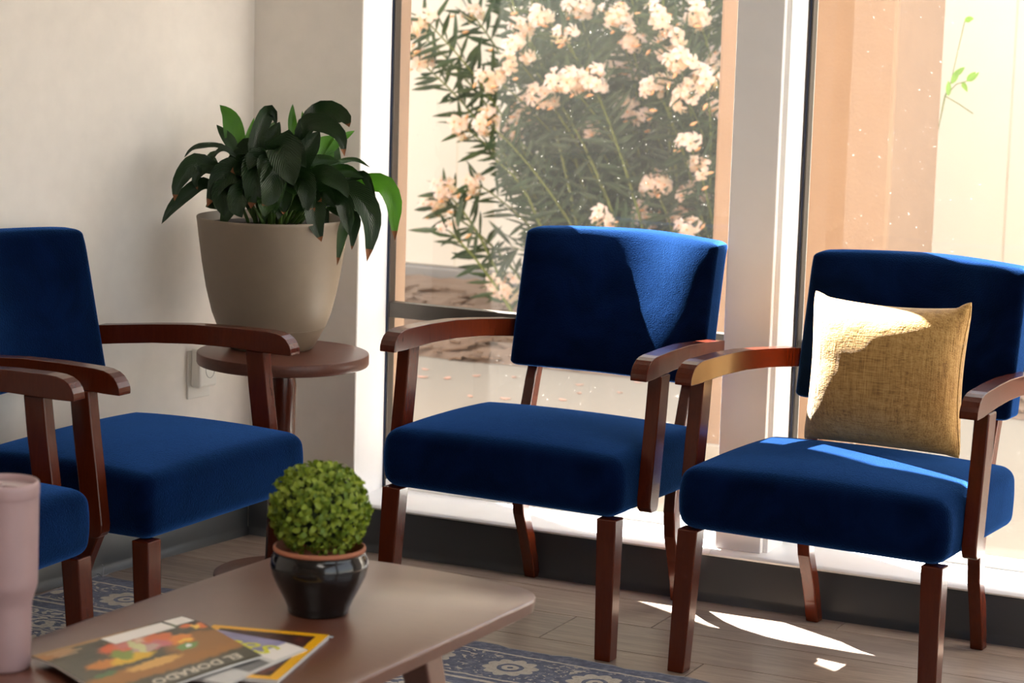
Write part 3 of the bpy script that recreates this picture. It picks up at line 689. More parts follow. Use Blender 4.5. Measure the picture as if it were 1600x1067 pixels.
# ------------------------------------------------------------------ round side table, potted peace lily
st = empty('side_table', 'round brown pedestal side table in the corner under the big plant', 'table', (-.905, -.345, 0))
m = MB(); m.lathe([(.0, .518), (.19, .518), (.203, .5215), (.205, .525), (.205, .546), (.2035, .549), (.200, .55), (.0, .55)], 72, caps=False); smooth_angle(m.build('tabletop', M['side_wood'], st), 35)
m = MB(); m.lathe([(.042, .016), (.036, .05), (.0325, .16), (.031, .30), (.032, .42), (.033, .47), (.0305, .49), (.0305, .498), (.036, .503), (.036, .518)], 32); smooth_angle(m.build('column', M['mahogany'], st), 40)
m = MB(); m.lathe([(.0, .0), (.158, 0), (.160, .003), (.159, .010), (.15, .0145), (.06, .018), (.0, .018)], 64, caps=False); smooth_angle(m.build('foot', M['side_wood'], st), 35)
LILY=[([[-0.077,-0.023,0.43],[-0.093,-0.021,0.47],[-0.104,-0.016,0.515],[-0.118,-0.013,0.55],[-0.143,-0.016,0.576]],0.047,2,15,0),
([[-0.077,-0.035,0.442],[-0.098,-0.036,0.486],[-0.117,-0.036,0.508],[-0.138,-0.037,0.53]],0.027,1,20,0),
([[-0.072,-0.044,0.458],[-0.107,-0.065,0.48],[-0.142,-0.086,0.48],[-0.165,-0.1,0.472],[-0.181,-0.11,0.452]],0.02,0,55,0),
([[-0.066,-0.052,0.454],[-0.087,-0.076,0.474],[-0.097,-0.094,0.469],[-0.103,-0.109,0.45]],0.016,0,50,0),
([[-0.063,-0.062,0.414],[-0.109,-0.102,0.433],[-0.132,-0.127,0.445],[-0.147,-0.148,0.427],[-0.166,-0.159,0.391],[-0.166,-0.171,0.354]],0.041,0,10,1),
([[-0.089,-0.077,0.375],[-0.119,-0.119,0.396],[-0.147,-0.148,0.371],[-0.171,-0.174,0.337],[-0.186,-0.195,0.301]],0.031,0,15,0),
([[-0.081,-0.084,0.414],[-0.114,-0.116,0.43],[-0.129,-0.137,0.408],[-0.12,-0.143,0.382]],0.022,0,25,1),
([[-0.033,-0.067,0.423],[-0.047,-0.099,0.43],[-0.064,-0.133,0.41],[-0.08,-0.165,0.346]],0.059,0,10,1),
([[0.015,-0.061,0.438],[0.017,-0.095,0.451],[0.026,-0.125,0.404],[0.023,-0.138,0.347]],0.066,0,5,1),
([[0.058,-0.058,0.421],[0.061,-0.092,0.434],[0.068,-0.122,0.388],[0.059,-0.14,0.347]],0.059,0,-5,1),
([[-0.029,-0.017,0.421],[-0.041,-0.025,0.469],[-0.036,-0.01,0.52],[-0.027,0.007,0.56],[-0.014,0.015,0.566],[-0.005,0.02,0.53]],0.037,0,15,0),
([[0.008,-0.019,0.415],[-0.002,-0.036,0.461],[0.014,-0.026,0.512],[0.027,-0.019,0.545]],0.044,0,-10,0),
([[-0.082,0.009,0.477],[-0.083,0.02,0.504],[-0.077,0.035,0.548]],0.013,2,0,0),
([[-0.052,0.027,0.478],[-0.053,0.038,0.505],[-0.054,0.049,0.538]],0.014,2,0,0),
([[0.027,0.051,0.451],[0.017,0.057,0.519],[0.015,0.056,0.552],[0.016,0.057,0.584]],0.02,2,10,0),
([[0.042,0.049,0.467],[0.052,0.067,0.54],[0.098,0.071,0.574],[0.152,0.069,0.56],[0.172,0.058,0.536]],0.047,0,15,1),
([[0.06,0.001,0.471],[0.082,0.003,0.538],[0.127,0.007,0.543],[0.172,0.011,0.519],[0.193,0.0,0.471]],0.041,0,-15,1),
([[0.069,0.101,0.443],[0.096,0.129,0.491],[0.116,0.14,0.51],[0.134,0.152,0.522]],0.019,2,20,0),
([[0.059,0.059,0.398],[0.064,0.086,0.443],[0.071,0.114,0.481],[0.086,0.134,0.508]],0.062,2,5,0),
([[0.026,0.097,0.487],[0.018,0.105,0.532],[0.015,0.103,0.566]],0.011,2,0,0),
([[0.012,-0.028,0.481],[0.048,-0.029,0.491],[0.086,-0.042,0.47],[0.117,-0.046,0.443]],0.056,0,-20,0),
([[0.032,-0.039,0.462],[0.057,-0.059,0.492],[0.091,-0.085,0.444],[0.113,-0.095,0.404]],0.075,0,0,0),
([[0.061,-0.033,0.382],[0.074,-0.072,0.4],[0.085,-0.101,0.365],[0.083,-0.114,0.323]],0.044,0,5,0),
([[0.046,0.028,0.392],[0.071,0.043,0.442],[0.102,0.062,0.455],[0.133,0.081,0.452]],0.037,1,25,0),
([[0.074,0.092,0.42],[0.108,0.124,0.448],[0.142,0.145,0.455],[0.172,0.163,0.435]],0.016,1,45,0),
([[0.089,0.054,0.393],[0.127,0.065,0.424],[0.16,0.074,0.433],[0.198,0.085,0.416]],0.037,1,20,0),
([[0.107,0.1,0.36],[0.159,0.131,0.396],[0.192,0.14,0.403],[0.225,0.148,0.396],[0.247,0.15,0.354],[0.248,0.151,0.312],[0.25,0.152,0.263]],0.042,2,5,1),
([[0.117,0.036,0.35],[0.172,0.046,0.387],[0.219,0.051,0.359],[0.245,0.043,0.31],[0.242,0.03,0.224]],0.056,0,-15,1),
([[0.139,0.014,0.346],[0.197,0.014,0.333],[0.197,-0.009,0.289],[0.192,-0.024,0.216]],0.028,1,10,1),
([[0.147,0.031,0.353],[0.2,0.039,0.328],[0.204,0.03,0.288],[0.206,0.02,0.25]],0.023,0,0,1),
([[0.107,-0.028,0.369],[0.143,-0.053,0.358],[0.163,-0.077,0.32],[0.18,-0.078,0.276]],0.047,0,-5,1),
([[0.131,-0.003,0.377],[0.189,-0.002,0.37],[0.209,-0.013,0.333],[0.221,-0.018,0.287]],0.039,0,0,0),
([[0.094,-0.001,0.412],[0.139,-0.009,0.426],[0.184,-0.005,0.406],[0.212,-0.012,0.375]],0.044,0,-20,0),
([[0.115,0.07,0.378],[0.185,0.089,0.424],[0.217,0.085,0.399],[0.24,0.076,0.339]],0.022,0,30,1),
([[0.085,-0.03,0.383],[0.109,-0.051,0.419],[0.135,-0.07,0.389],[0.138,-0.08,0.338]],0.053,0,10,0),
([[-0.047,-0.087,0.363],[-0.054,-0.126,0.387],[-0.05,-0.148,0.36],[-0.04,-0.153,0.326]],0.05,0,0,0),
([[0.002,-0.08,0.366],[-0.008,-0.122,0.383],[-0.001,-0.153,0.353],[0.012,-0.157,0.327]],0.053,0,15,0),
([[0.021,0.048,0.404],[-0.01,0.053,0.448],[-0.013,0.074,0.486],[-0.006,0.09,0.508]],0.047,1,0,0),
([[-0.017,0.036,0.434],[-0.041,0.045,0.485],[-0.047,0.065,0.515],[-0.045,0.078,0.538]],0.034,1,20,0),
([[0.075,0.092,0.39],[0.089,0.113,0.423],[0.085,0.134,0.465],[0.09,0.148,0.488]],0.041,1,0,0),
([[-0.11,-0.044,0.387],[-0.135,-0.047,0.428],[-0.148,-0.043,0.453],[-0.136,-0.024,0.468]],0.022,1,0,0),
([[0.052,-0.003,0.379],[0.081,-0.009,0.457],[0.102,0.003,0.5],[0.118,0.013,0.526]],0.047,0,10,0),
([[-0.001,-0.047,0.394],[-0.022,-0.072,0.436],[-0.037,-0.081,0.454],[-0.045,-0.098,0.465]],0.047,0,-15,0),
([[-0.019,-0.047,0.4],[0.053,-0.05,0.42],[0.097,-0.047,0.408],[0.128,-0.039,0.368]],0.047,0,-10,0)]
M['pot'] = plain('taupe_plastic', lin(116, 101, 84), .5, 220, .04)
M['soil'] = plain('potting_soil', (.018, .012, .008, 1), .95, 40, .8)
M['lily0'] = leaf_mat('lily_leaf_dark', lin(18, 36, 14), lin(30, 50, 22), .08, .34, spec=.26, veins=True)
M['lily1'] = leaf_mat('lily_leaf_mid', lin(28, 54, 20), lin(42, 70, 28), .25, .34, veins=True)
M['lily2'] = leaf_mat('lily_leaf_young', lin(52, 96, 26), lin(78, 124, 42), .45, .38, veins=True)
M['stalk'] = plain('lily_stalk', lin(86, 116, 50), .45)
M['tip'] = plain('dry_leaf_tip', lin(112, 66, 30), .8)
pl = empty('potted_plant', 'drooping peace lily in a large taupe plastic pot on the round side table', 'plant', (-.96, -.31, .5502))
prof = [(.0, .0), (.096, 0), (.101, .003), (.118, .032), (.1295, .0535), (.1285, .0545), (.1305, .0555), (.143, .088), (.157, .145), (.168, .21), (.176, .27), (.1805, .308), (.1815, .314), (.1805, .3165), (.178, .3165), (.1755, .312), (.170, .27), (.166, .235), (.0, .235)]
m = MB(); m.lathe(prof, 72, caps=False); smooth_angle(m.build('pot', M['pot'], pl), 40)
m = MB(); m.lathe([(.0, .236), (.0, .303), (.08, .300), (.15, .297), (.1735, .295), (.1685, .236)], 40, caps=False); m.build('soil', M['soil'], pl, smooth=True)
vdir = (Vector((2.025, -5.222, 1.2)) - Vector((-.96, -.31, .8))).normalized()
rl = random.Random(11); right = vdir.cross(Vector((0, 0, 1))).normalized() * -1
for k in range(26):          # leaves that fill the middle of the clump
    a = rl.uniform(-2.9, .6); rr = rl.uniform(.02, .085); hh = rl.uniform(.36, .47) - rr * .6
    d = Vector((math.cos(a), math.sin(a), 0)); b0_ = d * rr + Vector((.015, 0, hh + .01)); L2 = rl.uniform(.07, .11)
    LILY.append(([tuple(b0_), tuple(b0_ + d * L2 * .5 + Vector((0, 0, rl.uniform(.0, .03)))), tuple(b0_ + d * L2 * .95 + Vector((0, 0, rl.uniform(-.07, .0))))], rl.uniform(.04, .058), 0 if rl.random() < .8 else 1, rl.uniform(-30, 30), 1 if rl.random() < .3 else 0))
for pts, w, c, roll, tip in LILY:
    P = [Vector(p) for p in pts]
    v, f = blade(P, w * 1.08, 12, roll, vdir, .82 if len(P) < 5 else .9)
    b = MB(); b.add(v, f)
    lf = b.build('leaf', [M['lily%d' % c], M['tip']], pl, smooth=True); blade_uv(lf.data)
    if tip:
        for p in lf.data.polygons:
            if p.index >= 44: p.material_index = 1
    base = Vector((P[0].x * .35 + rl.uniform(-.02, .02), P[0].y * .35 + rl.uniform(-.02, .02), .298))
    mid = base.lerp(P[0], .55) + Vector((0, 0, .03 + .02 * rl.random()))
    s = MB(); cur = []
    for i in range(8):
        u = i / 7; cur.append(base * (1 - u) ** 2 + mid * 2 * u * (1 - u) + P[0] * u * u)
    s.tube(cur, [.0042 - .0018 * i / 7 for i in range(8)], 6); s.build('leaf_stalk', M['stalk'], pl, smooth=True)

# wall outlet with a plugged-in adapter
ox = lwx(-.20) ; wrot = -math.atan(SL)
ow = empty('wall_outlet', 'white outlet plate with a plugged-in white adapter, low on the left wall', 'outlet', (lwx(-.205), -.205, .385), -wrot * 0 + math.atan2(SL * 1.0, 1) * -1)
M['plastic'] = plain('white_plastic', lin(226, 222, 214), .4)
m = MB(); m.box(0.0005, .006, -.042, .042, 0, .122); m.build('cover_plate', M['plastic'], ow, bevel=.002)
m = MB(); m.box(.006, .036, -.034, .034, .030, .128); m.build('adapter', M['plastic'], ow, bevel=.006)
m = MB(); m.tube([(.0365, .006 + .017 * math.cos(a * math.pi / 12), .075 + .022 * math.sin(a * math.pi / 12)) for a in range(25)], .0008, 5); m.build('ring_mark', plain('grey_ring', (.25, .24, .23, 1), .6), ow)

# ------------------------------------------------------------------ coffee table and what stands on it
ct = empty('coffee_table', 'low brown coffee table with rounded corners in the foreground', 'table', (.169, -2.32, .0045), R(-2.9))
TZ = .4555
def outline(grow=0, n=9):
    # gently bowed rectangle with rounded corners; world-measured half sizes
    hw, hl, r = .2535 + grow, .578 + grow, .062 + grow
    pts = []
    for cx, cyy, a0 in ((hw - r, hl - r, 0), (-hw + r, hl - r, 90), (-hw + r, -hl + r, 180), (hw - r, -hl + r, 270)):
        for i in range(n):
            a = R(a0 + 90 * i / (n - 1)); pts.append((cx + r * math.cos(a), cyy + r * math.sin(a)))
    out = []
    dense = []
    for i in range(len(pts)):
        a, b = pts[i], pts[(i + 1) % len(pts)]; dense.append(a)
        if math.dist(a, b) > .1:
            for k in range(1, 12): dense.append((a[0] + (b[0] - a[0]) * k / 12, a[1] + (b[1] - a[1]) * k / 12))
    for x, y in dense:
        bx = .006 * (1 - (y / hl) ** 2); by = .032 * (1 - (x / hw) ** 2)
        out.append((x + (bx if x > 0 else -bx) * min(1, abs(x) / .2), y + (by if y > 0 else -by) * min(1, abs(y) / .4)))
    return out
rings = []
for g, z in ((-.016, TZ - .024), (-.006, TZ - .0235), (-.0035, TZ - .022), (-.001, TZ - .005), (-.0008, TZ - .003), (-.002, TZ - .001), (-.004, TZ)):
    rings.append([(x, y, z) for x, y in outline(g)])
m = MB(); m.loft(rings); smooth_angle(m.build('tabletop', M['table_wood'], ct), 40)
for sx in (-1, 1):
    for sy in (-1, 1):
        rr = []
        for z, ox_, oy_, w in ((0, .232, .36, .016), (.2, .212, .325, .020), (TZ - .0235, .185, .278, .026)):
            rr.append([(sx * (ox_ - w), sy * oy_ - w, z), (sx * (ox_ + w), sy * oy_ - w, z), (sx * (ox_ + w), sy * oy_ + w, z), (sx * (ox_ - w), sy * oy_ + w, z)])
        b = MB(); b.loft(rr); b.build('leg', M['table_wood'], ct, bevel=.004)
b = MB(); b.box(-.16, .16, -.30, -.275, TZ - .075, TZ - .0237); b.box(-.16, .16, .255, .28, TZ - .075, TZ - .0237); b.build('apron', M['table_wood'], ct, bevel=.003)
TT = TZ + .0045
# topiary ball in a dark glazed pot
M['glaze'] = plain('black_brown_glaze', (.0075, .0055, .005, 1), .16, Specular_IOR_Level=.35, Coat_Weight=.25, Coat_Roughness=.04)
M['terra'] = plain('terracotta', lin(152, 92, 66), .8, 120, .2)
tp = empty('topiary', 'clipped green topiary ball in a dark glazed pot on the coffee table', 'plant', (.192, -2.052, TT))
prof = [(.0, .0), (.0455, 0), (.048, .003), (.049, .010), (.0540, .022), (.0655, .044), (.0735, .062), (.0765, .076), (.0755, .086), (.0715, .094), (.0700, .0975), (.0712, .1000)]
m = MB(); m.lathe(prof, 64, caps=False); smooth_angle(m.build('pot', M['glaze'], tp), 60)
m = MB(); m.lathe([(.0712, .1000), (.0722, .1015), (.0722, .1045), (.0712, .106), (.069, .107), (.067, .104), (.066, .085), (.0, .085)], 64, caps=False); smooth_angle(m.build('rim', M['terra'], tp), 50)
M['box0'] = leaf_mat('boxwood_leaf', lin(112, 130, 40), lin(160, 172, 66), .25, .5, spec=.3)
M['box1'] = leaf_mat('boxwood_leaf_dark', lin(82, 106, 32), lin(122, 140, 48), .22, .5, spec=.3)  # darker green leaf tone, scattered at random
BC = Vector((0, 0, .163)); BR = .0745
m = MB(); m.lathe([(.001, .102)] + [(BR * .80 * math.sin(a * math.pi / 16), .163 - BR * .80 * math.cos(a * math.pi / 16)) for a in range(3, 16)] + [(.001, .163 + BR * .80)], 24); m.build('moss_core', plain('dark_moss', lin(34, 46, 16), .95, 200, .8), tp, smooth=True)
bl = []
for v_, mat_ in ((0, 'box0'), (1, 'box1')):
    b = MB(); vv = []
    for u, w, z in ((0, .15, 0), (.3, .85, .0015), (.65, 1, .001), (.9, .6, -.001), (1, .12, -.002)):
        for q in (-1, 0, 1): vv.append((q * w * .0044, u * .0135, z + abs(q) * .0012 * w))
    b.add(vv, [(i * 3 + j, i * 3 + j + 1, i * 3 + j + 4, i * 3 + j + 3) for i in range(4) for j in range(2)])
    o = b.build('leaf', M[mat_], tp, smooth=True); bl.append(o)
rt = random.Random(31); NB = 1900; placed = []
for i in range(NB):
    z = 1 - 2 * (i + .5) / NB; a = i * 2.39996 + rt.uniform(-.3, .3); r_ = math.sqrt(1 - z * z)
    d = Vector((r_ * math.cos(a), r_ * math.sin(a), z + rt.uniform(-.04, .04))).normalized()
    if BC.z + d.z * BR < .099: continue
    tn = d.orthogonal().normalized(); tn = Quaternion(d, rt.random() * 6.28) @ tn
    y = (d * rt.uniform(.35, 1.1) + tn * rt.uniform(.35, 1) + Vector((0, 0, .35))).normalized()
    nn = (d - y * d.dot(y)); nn = nn.normalized() if nn.length > .05 else tn
    x = y.cross(nn); s = rt.uniform(.65, 1.15)
    p = BC + d * BR * rt.uniform(.82, 1.0); p.z = BC.z + (p.z - BC.z) * .95
    placed.append((Matrix(((x.x * s, y.x * s, nn.x * s, p.x), (x.y * s, y.y * s, nn.y * s, p.y), (x.z * s, y.z * s, nn.z * s, p.z), (0, 0, 0, 1))), d))
tov = (Vector(cam.location) - Vector(tp.location)).normalized()
placed.sort(key=lambda q: -q[1].dot(tov))
bl[0].matrix_local = placed[0][0]; bl[1].matrix_local = placed[1][0]
for i, (mt, d) in enumerate(placed[2:290]):
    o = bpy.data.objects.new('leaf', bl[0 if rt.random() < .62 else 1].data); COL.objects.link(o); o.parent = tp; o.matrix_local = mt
b = MB(); TVb = [Vector(v.co) for v in bl[0].data.vertices]; FB = [tuple(p.vertices) for p in bl[0].data.polygons]
for mt, d in placed[290:]:
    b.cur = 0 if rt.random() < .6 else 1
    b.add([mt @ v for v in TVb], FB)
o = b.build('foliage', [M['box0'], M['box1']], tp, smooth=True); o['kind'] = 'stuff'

# pink tumbler
M['pink'] = plain('pink_powder_coat', lin(158, 130, 131), .42, 300, .03)
M['clear'] = plain('clear_lid', lin(206, 182, 182), .18, Transmission_Weight=.35)
tu = empty('tumbler', 'tall pale pink insulated tumbler with a lid at the left edge of the coffee table', 'tumbler', (-.036, -2.545, TT))
m = MB(); m.lathe([(.0, .0), (.0345, 0), (.0372, .003), (.0378, .008), (.0392, .075), (.0396, .093), (.0405, .099), (.0462, .117), (.0475, .122), (.0478, .128), (.0492, .225), (.0496, .248), (.0498, .2495)], 64, caps=False); smooth_angle(m.build('body', M['pink'], tu), 30)
m = MB(); m.lathe([(.0498, .2497), (.0504, .252), (.0506, .264), (.0500, .2685), (.0485, .2705), (.0465, .2705), (.0450, .2680), (.0440, .2625)], 64, caps=False); smooth_angle(m.build('lid_rim', M['pink'], tu), 40)
m = MB(); m.lathe([(.0, .2615), (.044, .2622)], 48, caps=False); m.build('lid_plate', M['clear'], tu, smooth=True)
m = MB(); m.tube([(.014 * math.cos(a * math.pi / 12) - .008, .014 * math.sin(a * math.pi / 12) - .010, .2645) for a in range(25)], .0022, 6); m.box(.0, .036, -.006, .006, .2625, .2665); m.build('lid_slider', M['clear'], tu)

# magazines
def sheet(P0, P1, P2, P3, z, nx=14, ny=14, lift=None, th=.004, inset=None):
    """bilinear sheet P0..P3 (world xy); returns MB with a page block"""
    def pt(u, v):
        x = (P0[0] * (1 - u) + P1[0] * u) * (1 - v) + (P3[0] * (1 - u) + P2[0] * u) * v
        y = (P0[1] * (1 - u) + P1[1] * u) * (1 - v) + (P3[1] * (1 - u) + P2[1] * u) * v
        return x, y, z + (lift(u, v) if lift else 0)
    return pt
def grid(pt, nx=16, ny=16, u0=0, u1=1, v0=0, v1=1, dz=0, th=0):
    m = MB(); vs = []
    for j in range(ny + 1):
        for i in range(nx + 1):
            x, y, z = pt(u0 + (u1 - u0) * i / nx, v0 + (v1 - v0) * j / ny); vs.append((x, y, z + dz))
    k = nx + 1; fs = [(j * k + i, j * k + i + 1, (j + 1) * k + i + 1, (j + 1) * k + i) for j in range(ny) for i in range(nx)]
    if th:
        o = len(vs); vs += [(x, y, z - th) for x, y, z in vs]
        fs += [tuple(o + q for q in reversed(f)) for f in fs]
        per = [i for i in range(nx)] + [i * k + nx for i in range(ny)] + [ny * k + nx - i for i in range(nx)] + [(ny - i) * k for i in range(ny)]
        fs += [(per[i], per[(i + 1) % len(per)], o + per[(i + 1) % len(per)], o + per[i]) for i in range(len(per))]
    m.add(vs, fs); return m
def uvpaint(o, nx, ny):
    me = o.data; uv = me.uv_layers.new(name='UVMap'); k = nx + 1
    n1 = k * (ny + 1)
    for lp in me.loops:
        i = lp.vertex_index % n1; uv.data[lp.index].uv = ((i % k) / nx, (i // k) / ny)
M['paper'] = plain('page_edges', lin(196, 192, 186), .6, 400, .1)
def gloss(name, build):
    t = NT(name); c = t.n('ShaderNodeTexCoord'); col = build(t, c.outputs['UV']); t.bsdf(Base_Color=col, Roughness=.38, Specular_IOR_Level=.35); return t.m
def blob(t, uv, cx, cyy, rx, ry, soft=.35, dist=.06):
    sp = t.n('ShaderNodeSeparateXYZ'); t.l(uv, sp.inputs[0]); n = t.noise(uv, 14, 3, .6)
    d = t.math('MULTIPLY_ADD', n, dist * 2, -dist)
    dx = t.math('DIVIDE', t.math('ADD', t.math('SUBTRACT', sp.outputs[0], cx), d), rx); dy = t.math('DIVIDE', t.math('SUBTRACT', t.math('SUBTRACT', sp.outputs[1], cyy), d), ry)
    r = t.math('ADD', t.math('MULTIPLY', dx, dx), t.math('MULTIPLY', dy, dy))
    mr = t.n('ShaderNodeMapRange'); t.l(r, mr.inputs[0]); mr.inputs[1].default_value = 1 - soft; mr.inputs[2].default_value = 1 + soft; mr.inputs[3].default_value = 1; mr.inputs[4].default_value = 0
    return mr.outputs[0]
def food(t, uv):
    col = t.ramp(t.noise(uv, 5, 3), [(.3, lin(66, 64, 52)), (.7, lin(88, 82, 66))])
    for cx, cyy, rx, ry, c in ((.06, .10, .16, .09, (176, 124, 72)), (.25, .02, .5, .035, (170, 134, 84)), (.5, .72, .7, .10, (158, 108, 54)), (.85, .55, .25, .16, (150, 104, 58)), (.45, .66, .18, .05, (214, 166, 92)), (.22, .48, .12, .06, (196, 124, 50)),
                               (.40, .30, .11, .10, (212, 92, 44)), (.52, .27, .13, .12, (200, 118, 108)), (.60, .28, .07, .06, (226, 196, 170)), (.66, .32, .09, .09, (214, 110, 60)), (.62, .42, .09, .07, (196, 110, 116)), (.52, .42, .10, .05, (190, 160, 150)), (.40, .50, .14, .06, (220, 178, 52)), (.37, .42, .06, .09, (128, 146, 66)), (.50, .36, .035, .12, (206, 206, 150)),
                               (.76, .44, .08, .08, (222, 134, 60)), (.77, .47, .05, .03, (238, 196, 76)), (.73, .56, .07, .05, (110, 150, 84)), (.74, .56, .02, .02, (236, 240, 236)), (.76, .16, .12, .07, (84, 112, 80)), (.90, .26, .045, .05, (220, 112, 56)), (.965, .32, .03, .06, (228, 118, 58)), (.93, .30, .03, .04, (244, 200, 84)), (.94, .13, .04, .03, (214, 84, 66)), (.15, .62, .07, .03, (82, 116, 76)), (.68, .15, .30, .012, (170, 150, 110))):
        col = t.mix(blob(t, uv, cx, cyy, rx, ry), col, lin(*c))
    return col
mags = []
# bottom: yellow-bordered magazine
def mag_rect(p, ux, L1, L2):
    ux = Vector(ux).normalized(); vy = Vector((ux.y, -ux.x)); a = Vector(p)
    return [tuple(a), tuple(a + ux * L1), tuple(a + ux * L1 + vy * L2), tuple(a + vy * L2)]
def pagecurl(hgt): return lambda u, v: hgt * max(0, u - .35) ** 2
P = mag_rect((.107, -2.220), (.176, .042), .182, .252)
pt3 = sheet(*P, TT + .0066, lift=lambda u, v: .002 * u * v)
mg = empty('magazine', 'yellow-bordered magazine at the bottom of the pile on the coffee table', 'magazine', (P[0][0], P[0][1], TT))
def put(o, root): o.location = -Vector(root.location); return o
put(grid(pt3, 10, 10, th=.0062).build('page_block', M['paper'], mg), mg)
M['yel'] = plain('yellow_cover_border', lin(232, 172, 22), .3); M['dkp'] = gloss('dark_red_cover_photo', lambda t, uv: t.ramp(t.noise(uv, 6, 4), [(.3, lin(30, 22, 20)), (.55, lin(64, 34, 28)), (.75, lin(120, 60, 44))]))
put(grid(pt3, 10, 10, .0, 1, .0, 1, dz=.0003, th=.0002).build('cover', M['yel'], mg), mg)
o = put(grid(pt3, 10, 10, .09, .91, .065, .935, dz=.0006, th=.0002).build('cover_photo', M['dkp'], mg), mg); uvpaint(o, 10, 10)
put(grid(pt3, 6, 3, .55, 1.03, -.018, .0, dz=-.003, th=.0008).build('loose_leaf', plain('pale_blue_page', lin(190, 206, 216), .5), mg), mg)
# middle: lilac magazine with a bent cover
P = [(.070, -2.262), (.300, -2.268), (.296, -2.480), (.070, -2.52)]
pt2 = sheet(*P, TT + .0138, lift=lambda u, v: -.0055 * max(0, (u - .80) / .2) ** 1.5 * (1 - .3 * v) + .003 * math.sin(v * 3))
mg2 = empty('magazine', 'lilac magazine with yellow lettering and bent pages, sandwiched in the middle of the pile', 'magazine', (P[0][0], P[0][1], TT + .007))
put(grid(pt2, 18, 10, th=.0044).build('page_block', M['paper'], mg2), mg2)
M['lil'] = gloss('lilac_cover', lambda t, uv: t.ramp(t.noise(uv, 4, 3), [(.3, lin(120, 116, 150)), (.6, lin(150, 146, 180)), (.8, lin(190, 186, 200))]))
o = put(grid(pt2, 18, 8, .0, .84, .0, .42, dz=.0004, th=.0002).build('cover_picture', M['lil'], mg2), mg2); uvpaint(o, 18, 8)
put(grid(pt2, 6, 6, .845, .985, .01, .40, dz=.0004, th=.0002).build('address_label', plain('white_label', lin(222, 214, 206), .5), mg2), mg2)
put(grid(pt2, 18, 4, .0, .99, .46, .72, dz=.0004, th=.0002).build('grey_picture', plain('grey_print', lin(116, 114, 112), .35), mg2), mg2)
# top: food magazine
P = [(-.012, -2.514), (.050, -2.222), (.283, -2.368), (.232, -2.655)]
pt1 = sheet(*P, TT + .0212, lift=lambda u, v: -.0085 * max(0, 1 - v / .32) ** 1.3 - .001 * math.sin(u * 6) * v)
mg1 = empty('magazine', 'food magazine with a dark still-life cover on top of the pile on the coffee table', 'magazine', (P[0][0], P[0][1], TT + .012))
put(grid(pt1, 16, 16, dz=-.0003, th=.0030).build('page_block', M['paper'], mg1), mg1)
M['food'] = gloss('still_life_cover', food)
o = put(grid(pt1, 16, 16, dz=.0001, th=.0003).build('cover', M['food'], mg1), mg1); uvpaint(o, 16, 16)
lab = plain('white_label_sticker', lin(244, 238, 230), .5)
put(grid(pt1, 8, 10, .42, .83, .05, .24, dz=.0011, th=.0002).build('address_label', lab, mg1), mg1)
put(grid(pt1, 4, 8, .855, .985, .03, .20, dz=.0011, th=.0002).build('barcode_label', lab, mg1), mg1)
put(grid(pt1, 10, 6, .30, .985, .845, .985, dz=.0008, th=.0002).build('title_panel', plain('olive_title_band', lin(64, 62, 48), .3), mg1), mg1)
small = MB()
for k, (a, b_) in enumerate(((.045, .21), (.07, .25), (.075, .20))):
    g = grid(pt1, 5, 1, a, b_, .085 + .05 * k, .10 + .05 * k, dz=.0011, th=.0002); small.add(g.v, g.f)
put(small.build('small_print', plain('cream_print', lin(210, 184, 150), .5), mg1), mg1)
def lettering(txt, size, u, v, pt, du, dv, mat, root, name, shear=0):
    """flat letters laid on a sheet; du/dv give the reading and up directions in sheet coordinates"""
    cu = bpy.data.curves.new('text', 'FONT'); cu.body = txt; cu.size = size; cu.align_x = 'LEFT'; cu.extrude = .0002; cu.offset = .0004; cu.resolution_u = 2
    tmp = bpy.data.objects.new('tmp', cu); COL.objects.link(tmp)
    dg = bpy.context.evaluated_depsgraph_get(); dg.update(); me = bpy.data.meshes.new_from_object(tmp.evaluated_get(dg))
    bpy.data.objects.remove(tmp); me.materials.clear(); me.materials.append(mat)
    for vv in me.vertices:
        a, b_, c_ = vv.co; x, y, z = pt(u + du[0] * a + dv[0] * b_, v + du[1] * a + dv[1] * b_); vv.co = (x, y, z + .0009 + c_)
    o = link(name, me, root); put(o, root); return o
cream = plain('cream_lettering', lin(214, 204, 186), .4)
lettering('EL DORADO', .031, .90, .875, pt1, (-3.45, 0), (0, 3.6), cream, mg1, 'title')
lettering('style  ·  food', .012, .63, .935, pt1, (-3.45, 0), (0, 3.6), cream, mg1, 'subtitle') if False else None
ylw = plain('yellow_lettering', lin(206, 204, 62), .4)
lettering('S8S', .066, .90, .14, pt2, (-4.2, 0.3), (0, 4.6), ylw, mg2, 'lettering')

# ------------------------------------------------------------------ mustard pillow on the right-hand chair
def linen():
    t = NT('mustard_linen'); v = t.coord()
    w1 = t.noise(t.coord((420, 420, 26)), 1, 2); w2 = t.noise(t.coord((26, 420, 420)), 1, 2)
    sl = t.noise(t.coord((120, 60, 9)), 1, 3); sl2 = t.noise(t.coord((9, 60, 120)), 1, 3)
    f = t.math('ADD', t.math('MULTIPLY', t.math('ADD', w1, w2), .3), t.math('MULTIPLY', t.math('ADD', sl, sl2), .2))
    col = t.ramp(f, [(.38, lin(124, 88, 42)), (.5, lin(166, 126, 68)), (.62, lin(186, 148, 88))])
    wr = t.noise(v, 26, 3, .5, .6)
    h = t.math('ADD', t.math('MULTIPLY', f, .5), t.math('MULTIPLY', wr, .6))
    t.bsdf(Base_Color=col, Roughness=.9, Normal=t.bump(h, .5, .012), Sheen_Weight=.4, Sheen_Tint=(1, .93, .8, 1), Sheen_Roughness=.4); return t.m
M['linen'] = linen()
pw = empty('throw_pillow', 'square mustard linen throw pillow leaning on the right-hand blue armchair', 'pillow')
